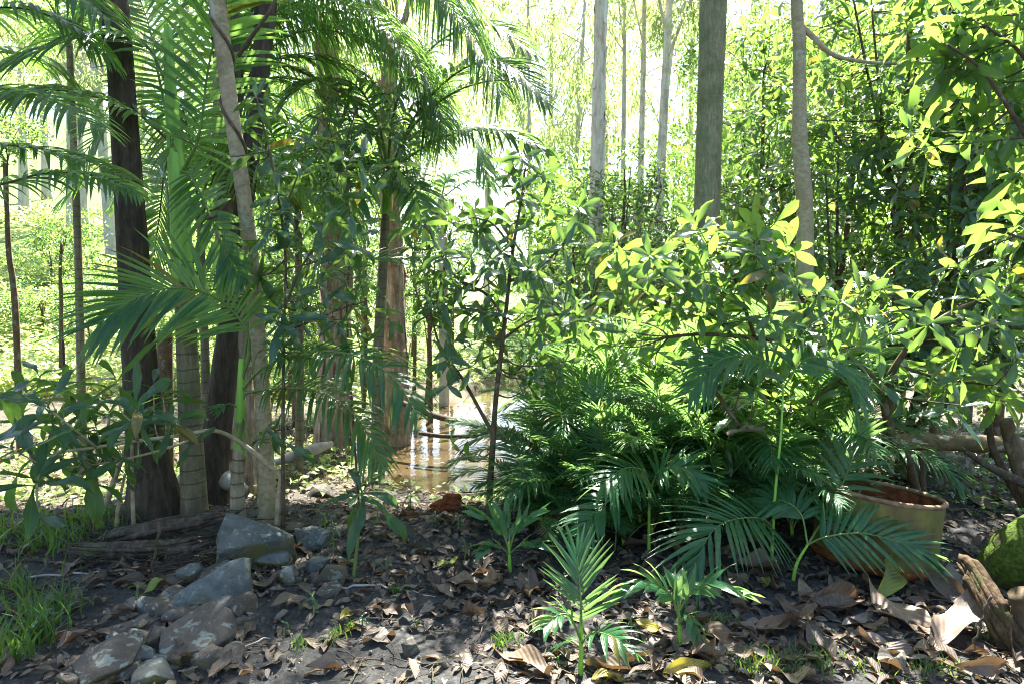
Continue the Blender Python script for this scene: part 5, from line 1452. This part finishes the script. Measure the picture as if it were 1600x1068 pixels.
SPECIAL = [  # mesh kind, px, py, L, yaw, material, tilt, label
    (0, 815, 1040, .34, 2.6, M_DEAD2, (.15, .1), 'large curled grey-brown leaf with a yellow edge at the bottom middle'),
    (3, 1425, 1000, .46, -.75, M_DEAD2, (.5, .05), 'big folded pale leaf lit by the sun at lower right'),
    (2, 1350, 950, .36, .35, M_DEAD2, (-.3, -.1), 'long rolled brown leaf below the drum'),
    (1, 1500, 970, .30, 1.1, M_DEAD2, (.3, -.3), 'large purplish brown cupped leaf beside the splintered wood'),
    (3, 1400, 1025, .40, .1, M_DEAD2, (.1, .0), 'broad tan leaf lying flat in the lower right litter'),
    (0, 1530, 1045, .30, -.3, M_DEAD2, (.9, .1), 'arched brown leaf standing on edge at the lower right corner'),
    (1, 1240, 985, .30, .2, M_DEAD2, (-.2, .0), 'dark narrow leaf above the lower right grass'),
    (2, 1480, 930, .26, -1.2, M_DEAD2, (.4, .2), 'reddish curled leaf below the splintered wood'),
    (0, 1375, 920, .24, 1.0, M_LIMEF, (.9, -.35), 'bright yellow-green leaf propped up in front of the drum'),
    (5, 1025, 1000, .16, .4, M_YELLOW, (.3, .0), 'yellow fallen leaf beside the broad-leaved palm seedling'),
    (0, 1075, 1052, .24, .1, M_YELLOW, (.1, .0), 'large mottled yellow leaf at the bottom edge'),
    (1, 700, 888, .13, .2, M_LIMEF, (.2, .0), 'yellow-green curled leaf in the middle of the litter'),
    (3, 240, 918, .16, .75, M_LIMEF, (.5, -.5), 'light green leaf standing upright by the flat dark stone'),
    (1, 380, 942, .12, .1, M_LIMEF, (.0, .0), 'narrow green leaf lying right of the round grey stone'),
    (0, 950, 1066, .14, .1, M_YELLOW, (.0, .0), 'yellow leaf tip at the bottom edge by the palm stem'),
    (2, 540, 970, .12, 1.3, M_YELLOW, (.3, .2), 'yellowish leaf standing in the litter below the seedling'),
    (4, 1195, 920, .10, 1.4, M_LIMEF, (.3, .2), 'green-brown spotted leaf under the thin-stemmed palm'),
    (3, 485, 862, .20, .1, M_DEAD2, (.1, .1), 'reddish brown leaf draped over the bluish stones'),
    (0, 455, 945, .19, .5, M_DEAD2, (.2, .0), 'pale brown leaf pointing up beside the stone row'),
    (1, 405, 925, .24, .25, M_DEAD2, (.1, .0), 'long grey-brown leaf right of the lichened boulder'),
    (2, 410, 892, .20, -.1, M_DEAD2, (.6, .0), 'rust-brown leaf wedged between the two large boulders'),
    (4, 115, 1012, .13, 1.0, M_DEAD2, (.3, .0), 'light brown lobed leaf on dark soil at lower left')]
ENDS = {  # leaves whose two ends are fixed: base pixel, tip pixel, face, lift of both ends
    'large curled grey-brown leaf with a yellow edge at the bottom middle': ((866, 1066), (768, 1018), (.2, -.5, .8), .02, .05),
    'big folded pale leaf lit by the sun at lower right': ((1346, 926), (1480, 1014), (.3, -.35, .85), .07, .02),
    'long rolled brown leaf below the drum': ((1252, 968), (1350, 944), (-.2, -.4, .9), .02, .06),
    'large purplish brown cupped leaf beside the splintered wood': ((1452, 1018), (1535, 968), (-.4, -.5, .7), .02, .08),
    'broad tan leaf lying flat in the lower right litter': ((1348, 1012), (1455, 1038), (.0, -.25, .95), .03, .03),
    'arched brown leaf standing on edge at the lower right corner': ((1492, 1062), (1588, 1058), (.0, -.95, .35), .06, .05),
    'bright yellow-green leaf propped up in front of the drum': ((1368, 946), (1412, 905), (-.25, -.95, .25), .02, .17),
    'light green leaf standing upright by the flat dark stone': ((222, 935), (256, 925), (-.3, -.9, .35), .01, .10),
    'large mottled yellow leaf at the bottom edge': ((1036, 1060), (1118, 1046), (.0, -.5, .85), .03, .03),
    'yellow fallen leaf beside the broad-leaved palm seedling': ((992, 985), (1042, 1006), (.1, -.6, .8), .05, .02),
}
SPM = {}
for (k, px, py, L, yaw, m_, tl, lab) in SPECIAL:
    key = (k, m_.name)
    if key not in SPM: SPM[key] = mesh_np('fallen_leaf', *DL[k], m_)
    o = link('fallen_leaf', SPM[key])
    if lab in ENDS:
        (x0, y0), (x1, y1), zn, l0, l1 = ENDS[lab]
        g0, g1 = G(x0, y0), G(x1, y1)
        g0.z += l0; g1.z += l1
        v = g1 - g0
        o.matrix_basis = Matrix(frames(np.array([g0]), np.array([v]), np.array([zn], float), v.length)[0].tolist()) @ Matrix.Diagonal((1, .72, .8, 1))
    else:
        o.matrix_basis = lay(None, px, py, L, rs, .03, yaw, tl)
    tag(o, lab, 'leaf', 'conspicuous fallen leaves')
# small litter that nobody could count
def ground_pts(n, rs, bare=True):
    m = n * 3
    y = np.where(rs.uniform(size=m) < .75, rs.uniform(2.2, 9, m), rs.uniform(2.2, 13, m)); x = rs.uniform(-.85, .85, m) * y
    px = 800 + F * x / y
    pr = np.where(px > 500, .9, .5)
    if bare: pr = np.where((px > 400) & (px < 780) & (y < 3.3), .3, pr)
    k = (rs.uniform(size=m) < pr) & (creek_dist(x, y) > .1)
    x, y = x[k][:n], y[k][:n]
    return np.column_stack([x, y, H(x, y)])
pos = ground_pts(19000, rs); n_ = len(pos)
pos[:, 2] += rs.uniform(.002, .02, n_)
X = rs.normal(size=(n_, 3)); X[:, 2] *= .25
Z = rs.normal(size=(n_, 3)) * .35; Z[:, 2] = 1
tp = leaf_tpl(4, 1, .42, .5, .35, .5, .4, 0, .2, 77)
tag(link('leaf_litter', mesh_np('leaf_litter', *scatter(tp, frames(pos, X, Z, .015 + .10 * rs.uniform(size=n_) ** 1.6)), M_DEAD)), 'small dry leaves and fragments covering the forest floor', None, None, 'stuff')
m_ = 900
fx, fy = rs.uniform(-4, 1.5, m_), rs.uniform(6.8, 14, m_)
k_ = creek_dist(fx, fy) < rs.uniform(-.5, .12, m_)
k_ &= rs.uniform(size=m_) < np.where(creek_dist(fx, fy) > -.25, .8, .16)
fx, fy = fx[k_], fy[k_]; m_ = len(fx)
X = rs.normal(size=(m_, 3)); X[:, 2] *= .04
Z = rs.normal(size=(m_, 3)) * .06; Z[:, 2] = 1
tag(link('floating_litter', mesh_np('floating_litter', *scatter(tp, frames(np.stack([fx, fy, np.full(m_, WATER_Z + .012)], 1), X, Z, rs.uniform(.04, .13, m_))), M_DEAD)), 'dead leaves and scum floating along the edges of the muddy pond', None, None, 'stuff')
pos = ground_pts(1500, rs, False)
ex = []
for _ in range(420):
    g_ = G(rs.uniform(120, 440), rs.normal() * 22 + 868)
    ex.append((g_.x, g_.y, g_.z + rs.uniform(0, .05)))
pos = np.vstack([pos, np.array(ex)])
tw = []
for p in pos:
    a = rs.uniform(0, 6.28); L = rs.uniform(.04, .28)
    q = np.array([p + np.array([math.cos(a), math.sin(a), 0]) * L * (s - .5) + np.array([0, 0, .012 + rs.uniform(0, .012)]) + rs.normal(size=3) * .006 * (1, 1, .4) for s in (0, .33, .66, 1)])
    tw.append(tube(q, np.linspace(.0025, .0012, 4) * rs.uniform(.6, 1.6), 4, cap=False))
tag(link('twig_litter', mesh_np('twig_litter', *join(tw), M_DEADWOOD)), 'fine dry twigs strewn over the forest floor', None, None, 'stuff')

# ------------------------------------------------------------------ grass and seedlings
def grass_patch(name, label, spots, n, hgt, rs, wid=.004, mat=None):
    parts = []
    for _ in range(n):
        cx, cy, rx, ry = spots[rs.randint(len(spots))]
        g_ = None
        x = cx + rs.normal() * rx * .5; y = cy + rs.normal() * ry * .5
        z = Hs(x, y); h = hgt * rs.uniform(.4, 1.2); a = rs.uniform(0, 6.28); bend = rs.uniform(.2, .9)
        s = np.linspace(0, 1, 5); w_ = wid * np.array([1, 1, .85, .55, .08]) * rs.uniform(.7, 1.4)
        c = np.stack([x + math.cos(a) * bend * h * s ** 2, y + math.sin(a) * bend * h * s ** 2, z + h * s * (1 - .35 * bend * s)], 1)
        b_ = rs.uniform(0, 6.28); sd = np.array([math.cos(b_), math.sin(b_), 0])
        V = np.stack([c - sd * w_[:, None], c + sd * w_[:, None]], 1).reshape(-1, 3)
        parts.append((V, np.array([(i * 2, i * 2 + 1, i * 2 + 3, i * 2 + 2) for i in range(4)]), np.stack(np.broadcast_arrays(s[:, None], np.array([.2, .8])[None]), -1).reshape(-1, 2)))
    return tag(link(name, mesh_np(name, *join(parts), mat or M_GRASS)), label, None, None, 'stuff')
rs = np.random.RandomState(16)
def spot(px, py, rx, ry):
    g_ = G(px, py); return (g_.x, g_.y, rx, ry)
grass_patch('grass', 'long green grass tufts at the lower left', [spot(40, 985, .22, .18), spot(80, 960, .14, .1), spot(20, 1030, .15, .12), spot(60, 1000, .1, .1), spot(20, 930, .2, .2)], 300, .19, rs, .0045)
grass_patch('grass', 'short grass growing through the leaf litter at the lower right', [spot(1270, 1030, .3, .1), spot(1220, 1040, .15, .1), spot(1340, 1050, .3, .1), spot(1180, 1045, .12, .08), spot(1100, 975, .15, .05), spot(1480, 1050, .15, .05), spot(1560, 1000, .1, .08)], 620, .07, rs, .0026)
grass_patch('grass', 'small grass tufts beside the palm seedling stem', [spot(795, 1005, .05, .04), spot(850, 990, .04, .05), spot(780, 1010, .03, .03), spot(540, 985, .06, .06), spot(520, 1000, .05, .05), spot(470, 1010, .06, .05), spot(620, 925, .06, .04)], 260, .06, rs, .0028)
grass_patch('grass', 'dry straw-coloured grass along the creek banks', [(rs.uniform(-5, -1.7), rs.uniform(6.2, 12.5), .5, .5) for _ in range(26)] + [(rs.uniform(.2, 2), rs.uniform(8, 13), .5, .5) for _ in range(8)], 1600, .16, rs, .005, M_DRYFROND)
grass_patch('grass', 'lush green grass at the creek edge on the left', [spot(100, 840, .4, .25), spot(60, 860, .35, .2), spot(150, 815, .3, .2), spot(20, 830, .4, .3)], 420, .16, rs, .005)

def seedling(name, label, base_px, top, n, L, mat, seed, kind='sap', group=None, spread=(35, 100), droop=.3, extra=()):
    b = G(*base_px); rs_ = np.random.RandomState(seed)
    e = empty(name, b, label, 'seedling', group)
    t_ = P(top[0], top[1], b.y)
    C = np.array([(0, 0, -.02), tuple((t_ - b) * .5 + Vector((.004, 0, 0))), tuple(t_ - b)])
    link('stem', mesh_np('stem', *tube(smooth_curve(C, 8), np.linspace(.004, .0025, 8) * (1 + L * 4), 6), M_RACHIS), e)
    ms = leaf_meshes(kind, mat)
    for m_ in rosette(C[-1], (0, -.15, 1), n, L, rs_, spread, droop, .012):
        link('leaf', ms[rs_.randint(6)], e, Matrix(m_.tolist()))
    for f in extra:
        for m_ in rosette(C[0] * (1 - f) + C[-1] * f, (0, -.2, 1), 2, L * .8, rs_, (70, 95), droop, .01):
            link('leaf', ms[rs_.randint(6)], e, Matrix(m_.tolist()))
    return e
seedling('broad_leaf_seedling', 'tall seedling with long drooping blue-green leaves beside the stones', (551, 905), (566, 768), 10, .36, M_LOQ2, 1, 'big', droop=1.0, spread=(35, 100))
SD = [((520, 870), (520, 815), 5, .11, 'leafy green seedling just left of the tall blue-green seedling'), ((505, 850), (508, 805), 5, .10, 'low round-leaved seedling behind the bluish stones'), ((490, 965), (488, 930), 4, .10, 'seedling with two pale green leaves below the bluish stones'),
      ((215, 945), (214, 915), 4, .08, 'small seedling by the upright light green leaf'), ((125, 960), (128, 930), 5, .09, 'blue-green seedling on dark soil in the lower left'), ((538, 890), (540, 872), 3, .07, 'tiny bright green seedling right of the tall one'), ((605, 905), (603, 880), 3, .06, 'single seedling with a bright leaf in the middle litter'),
      ((450, 985), (448, 972), 4, .05, 'tiny seedling on the bare soil left of centre'), ((565, 985), (565, 960), 5, .05, 'tiny sprig in the soil below the tall seedling'), ((680, 820), (680, 800), 5, .08, 'low seedling in the sunlit litter near the rotten stump'), ((715, 830), (716, 808), 5, .08, 'sunlit seedling right of the rotten stump'), ((725, 875), (728, 850), 4, .08, 'small seedling left of the palm thicket edge'),
      ((1100, 1020), (1100, 985), 5, .08, 'leafy weed right of the broad-leaved palm seedling'), ((985, 985), (985, 965), 6, .06, 'small-leaved weed between the two palm seedlings'), ((640, 800), (642, 770), 5, .10, 'green seedling under the drooping palm frond'), ((905, 850), (905, 825), 4, .14, 'dark broad seedling inside the front of the thicket'), ((960, 860), (962, 830), 4, .15, 'dark upright seedling under the thicket fronds'), ((70, 980), (72, 950), 6, .13, 'broad-bladed green plant in the lower left grass'), ((60, 1000), (62, 965), 6, .12, 'grassy plant nearest the lower left corner'), ((1385, 865), (1388, 845), 3, .10, 'green leaf sprig against the front of the drum'),
      ((1170, 1030), (1172, 1008), 5, .05, 'tiny weed in the grass at lower right'), ((870, 1040), (872, 1025), 5, .05, 'tiny round-leaved weed by the palm seedling stem'), ((650, 980), (650, 968), 4, .04, 'tiny sprout behind the lone brown stone')]
for k, (bp, tp_, n_, L, lab) in enumerate(SD):
    seedling('seedling', lab, bp, tp_, n_, L, (M_SAP, M_LOQ)[k % 2], 20 + k, 'sap', 'seedlings of the forest floor', extra=(.55,) if n_ > 4 else ())

# bent dry frond lying in the thicket
e = empty('dry_frond', P(1200, 680, 4.0), 'dry pale brown dead leaf hanging among the lower shrub leaves', 'leaf')
link('blade', mesh_np('blade', *DL[0], M_DRYFROND), e, Matrix.Rotation(.3, 4, 'Y') @ Matrix.Rotation(3.3, 4, 'Z') @ Matrix.Diagonal((.26, .2, .26, 1)))

# ------------------------------------------------------------------ posts and fence
g_ = Vector((P(97, 500, 13).x, 13, 0)); g_.z = Hs(g_.x, 13)
e = empty('iron_post', g_, 'thin dark iron fence post in the meadow at left', 'post')
link('post', mesh_np('post', *tube(np.array([(0, 0, -.1), (0, 0, .5), (.004, 0, (P(97, 530, 13).z - g_.z))]), .028, 4), M_IRON), e)
C, r = wpts([(258, 516, 7.2, 21), (258, 550, 7.2, 22), (258, 700, 7.2, 24)]); C, r = root_it(C, r)
b = Vector(C[-1]); e = empty('wooden_post', b, 'short round wooden fence post with wire netting behind the dark trunk', 'post')
link('post', mesh_np('post', *tube(smooth_curve(local(C, b), 12), np.linspace(r[0], r[-1], 12), 16, 0, 1, .02), M_STEMBARK), e)
wt = []
for k in range(16):
    z0 = .25 + k * .06
    for sg in (1, -1):
        a = np.linspace(0, 2.2, 8); wt.append(tube(np.stack([(r[0] + .012) * np.cos(a + k * .5), (r[0] + .012) * np.sin(a * sg - 1.5 + k), z0 + a * .08], 1), .0018, 4, cap=False))
link('wire_netting', mesh_np('wire_netting', *join(wt), M_WIRE), e)
e = empty('wire_fence', P(740, 560, 22), 'low wire fence crossing the bright meadow in the centre gap', 'fence')
b = e.location
for px in (600, 648, 700, 775, 850, 930):
    p = P(px, 500, 22); z = Hs(p.x, 22)
    link('fence_post', mesh_np('fence_post', *tube(np.array([(p.x, 22, z - .1), (p.x, 22, z + 1.0)]) - np.array(b), .05 if px == 648 else .03, 8), M_STEMBARK), e)
for h in (.55, .95):
    q = np.array([(P(px, 500, 22).x, 22, Hs(P(px, 500, 22).x, 22) + h) for px in np.linspace(560, 960, 12)])
    link('wire', mesh_np('wire', *tube(q - np.array(b), .012, 5, cap=False), M_WIRE), e)
# ------------------------------------------------------------------ background trees, bushes, meadow
rs = np.random.RandomState(91)
gums = [GUM1, GUM2, GUM3]
def gum(px, d, h, wpx, cz, crad, lean=0.0, label=None, group='gum trees behind the creek', k=0, mat=None, bend=0.0):
    x = P(px, 470, d).x; z0 = Hs(x, d)
    C = np.array([(x + lean * h, d, z0 + h), (x + lean * h * .62 + bend, d, z0 + h * .62), (x + lean * h * .3 + bend * .6, d, z0 + h * .3), (x, d, z0)])
    r = np.array([.35, .65, .8, 1.1]) * wpx * d / F * .5
    e, S, b = tree('gum_tree', label or 'pale slender gum tree in the bright woodland behind', 'tree', C, r, mat or M_PALEBARK, gums[k % 3], (C[0][0], d, z0 + cz), crad, group, ridge=.03, seed=500 + k, n=24, sides=10, limbs=22, lump=.05)
    return e
gum(1018, 13.5, 10, 20, 8.6, (2.1, 1.7, 2.0), .035, 'pale leaning gum trunk just left of the grey-green trunk, tallest there', None, 1, M_WHITEPAPER)
gum(996, 15, 10.5, 13, 9.2, (2.2, 1.8, 2.2), .01, 'thin reddish gum trunk beside the pale leaning one', None, 2, M_WHITEPAPER)
gum(972, 17, 11, 10, 9.8, (2.2, 1.9, 2.4), .0, 'narrow gum trunk right of the straight paperbark', None, 3)
far = [(885, 26, 14, 10, 10.5, .05), (860, 30, 15, 10, 11, 0), (830, 24, 13, 8, 9.5, -.01), (950, 42, 18, 12, 13, -.02), (760, 40, 17, 10, 13, .01), (650, 30, 14, 12, 11, .02), (560, 34, 16, 12, 12, .0), (480, 28, 14, 12, 10.5, .01), (1075, 30, 15, 12, 11, .0), (1160, 28, 14, 12, 10, .02), (1215, 36, 17, 12, 12, .0), (1300, 32, 16, 12, 12, -.01), (1400, 30, 15, 12, 11, .0), (1500, 34, 16, 12, 12, 0.01), (420, 40, 18, 14, 13, .0), (300, 36, 16, 14, 12, .01)]
for k, (px, d, h, wp_, cz, ln) in enumerate(far):
    s = rs.uniform(.85, 1.2)
    gum(px, d, h, wp_, cz, (3.3 * s, 3.0 * s, 4.6 * s), ln, k=k)
# gums on the bright hillside at left
for k, (px, d, h, wp_, cz, ln, lab) in enumerate(((44, 44, 12, 16, 9.5, .02, 'leftmost pale gum on the bright hillside'), (118, 38, 12, 18, 9.5, .02, 'stout pale gum on the hillside left of the twin trunks'), (138, 36, 11, 12, 9.5, -.02, 'thin pale gum beside the stout one on the hillside'), (180, 30, 12, 20, 9.5, -.06, 'leaning pale gum next to the dark trunk on the hillside'), (0, 50, 14, 14, 10, .0, 'far gum on the hillside at the left edge'), (80, 56, 15, 14, 12, .0, 'far thin gum high on the hillside'), (230, 46, 15, 14, 11, .0, 'far gum behind the dark trunk on the hillside'))):
    gum(px, d, h, wp_, cz, (3.6, 3.2, 3.4), ln, lab, 'gum trees on the bright hillside', k)

# bushes of the understorey
bush_m = [BROAD1, BROAD2, BROAD3]
def bush(px, py, d, rx, rz, k, label='green bush in the understorey behind the creek', group='bushes behind the creek'):
    c = P(px, py, d); z0 = Hs(c.x, d)
    C = np.array([(c.x, d, c.z), (c.x + .1, d, (c.z + z0) / 2), (c.x + .05, d, z0)])
    tree('bush', label, 'bush', C, np.array([.015, .025, .045]) * max(rx, .6), M_STEMBARK, bush_m[k % 3], tuple(c), (rx, rx * .85, rz), group, seed=700 + k, n=14, sides=8, limbs=8)
bs = [(960, 330, 15, 1.3, 1.5), (900, 360, 16, 1.2, 1.3), (860, 400, 14, 1.0, 1.0), (985, 420, 13, .9, 1.1), (1050, 340, 15, 1.2, 1.6), (1160, 120, 14, 1.3, 1.8), (1170, 330, 12, 1.2, 1.6), (1240, 200, 12, 1.3, 1.8), (1330, 120, 11, 1.4, 1.7), (1450, 60, 12, 1.6, 1.8), (1560, 120, 11, 1.5, 1.8), (830, 425, 18, 1.0, .7), (700, 385, 22, 1.2, .8), (560, 440, 15, 1.0, 1.0), (470, 430, 14, 1.1, 1.3), (430, 330, 16, 1.3, 1.6), (330, 380, 13, 1.0, 1.3), (300, 470, 12, .8, .9), (480, 300, 17, 1.4, 1.8), (400, 200, 18, 1.6, 2.2), (640, 330, 19, 1.2, 1.2), (560, 330, 18, 1.4, 1.6), (880, 480, 13, .8, .6), (950, 520, 11, .7, .6), (900, 300, 24, 1.8, 1.6), (1110, 260, 20, 1.8, 2.6), (300, 250, 20, 1.6, 2.4), (1400, 330, 10, 1.4, 1.6), (1520, 300, 9.5, 1.3, 1.6), (1400, 500, 8.5, 1.0, .8), (1540, 520, 7.6, .9, .8), (1250, 450, 9.5, .9, .9), (1140, 460, 9.0, .8, .7), (1040, 500, 9.5, .8, .6), (450, 470, 10.5, .7, .8), (560, 400, 11.5, .8, .9), (500, 540, 11, .6, .5), (660, 480, 13, .7, .6), (700, 330, 15, .9, .8), (440, 250, 12, 1.0, 1.2), (560, 220, 13, 1.2, 1.4), (640, 250, 14, 1.0, 1.0), (870, 330, 14, .9, 1.0), (900, 440, 12, .8, .8), (1000, 480, 11, .8, .7), (1060, 420, 11.5, .8, .9), (280, 560, 11, .6, .5), (400, 560, 11, .6, .5), (830, 520, 11.5, .6, .5), (760, 390, 24, 1.2, .7)]
for k, (px, py, d, rx, rz) in enumerate(bs):
    where = 'left, behind the palm trunks' if px < 480 else 'between the two orange paperbark trunks' if px < 690 else 'beyond the pond and centre sapling' if px < 915 else 'around the pale gum trunks right of centre' if px < 1090 else 'between the two smooth right trunks' if px < 1250 else 'at the right, behind the dense glossy shrubs'
    bush(px, py, d, rx, rz, k, 'green bush in the understorey ' + where, 'understorey bushes ' + where)
for k, (px, py, d, rx, rz, lab) in enumerate(((60, 470, 20, 1.2, .7, 'low bush on the meadow left of the iron post'), (150, 455, 22, 1.3, .7, 'low bush on the meadow beside the dark trunk'), (75, 385, 26, 1.4, .8, 'airy bush higher on the bright hillside'), (135, 500, 16, .8, .45, 'rounded bush by the iron post'), (20, 420, 28, 1.3, .8, 'bush at the left edge of the hillside'))):
    bush(px, py, d, rx, rz, k, lab, 'bushes on the bright hillside')
# ground cover of the meadow and the far banks
def cover(n, xr, yr, L, seed, mat, name, label, tpl, lift=.05):
    rs = np.random.RandomState(seed)
    y = yr[0] + (yr[1] - yr[0]) * rs.uniform(size=n) ** 1.4
    x = rs.uniform(xr[0], xr[1], n) * y
    keep = creek_dist(x, y) > .12
    x, y = x[keep], y[keep]; n = len(x)
    patch = bumps(x * .5 + 3, y * .5) + rs.normal(size=n) * .25
    k = patch > -.35; x, y = x[k], y[k]; n = len(x)
    z = H(x, y) + rs.uniform(0, lift, n) * (1 + .03 * y)
    X = rs.normal(size=(n, 3)); X[:, 2] = abs(X[:, 2]) * .4
    Z = rs.normal(size=(n, 3)) * .5; Z[:, 2] += 1
    s = rs.uniform(.6, 1.4, n) * L * (.5 + .03 * y)
    tag(link(name, mesh_np(name, *scatter(tpl, frames(np.stack([x, y, z], 1), X, Z, s)), mat)), label, None, None, 'stuff')
LT_C = leaf_tpl(2, 1, .55, .5, .2, .3, seed=8)
cover(34000, (-.85, -.25), (13, 45), .18, 5, M_COVER, 'ground_cover', 'bright leafy ground cover over the sunlit hillside meadow', LT_C, .35)
cover(14000, (-.28, .5), (12.5, 34), .16, 6, M_COVER, 'ground_cover', 'bright leafy ground cover of the meadow beyond the creek', LT_C, .18)
cover(9000, (-.8, .35), (6.3, 13), .12, 7, M_COVER, 'ground_cover', 'low green plants on the creek banks', LT_C, .10)
cover(2600, (.15, .8), (4.4, 9), .10, 9, M_SAP, 'ground_cover', 'low dark green plants under the right shrubs', LT_C, .12)
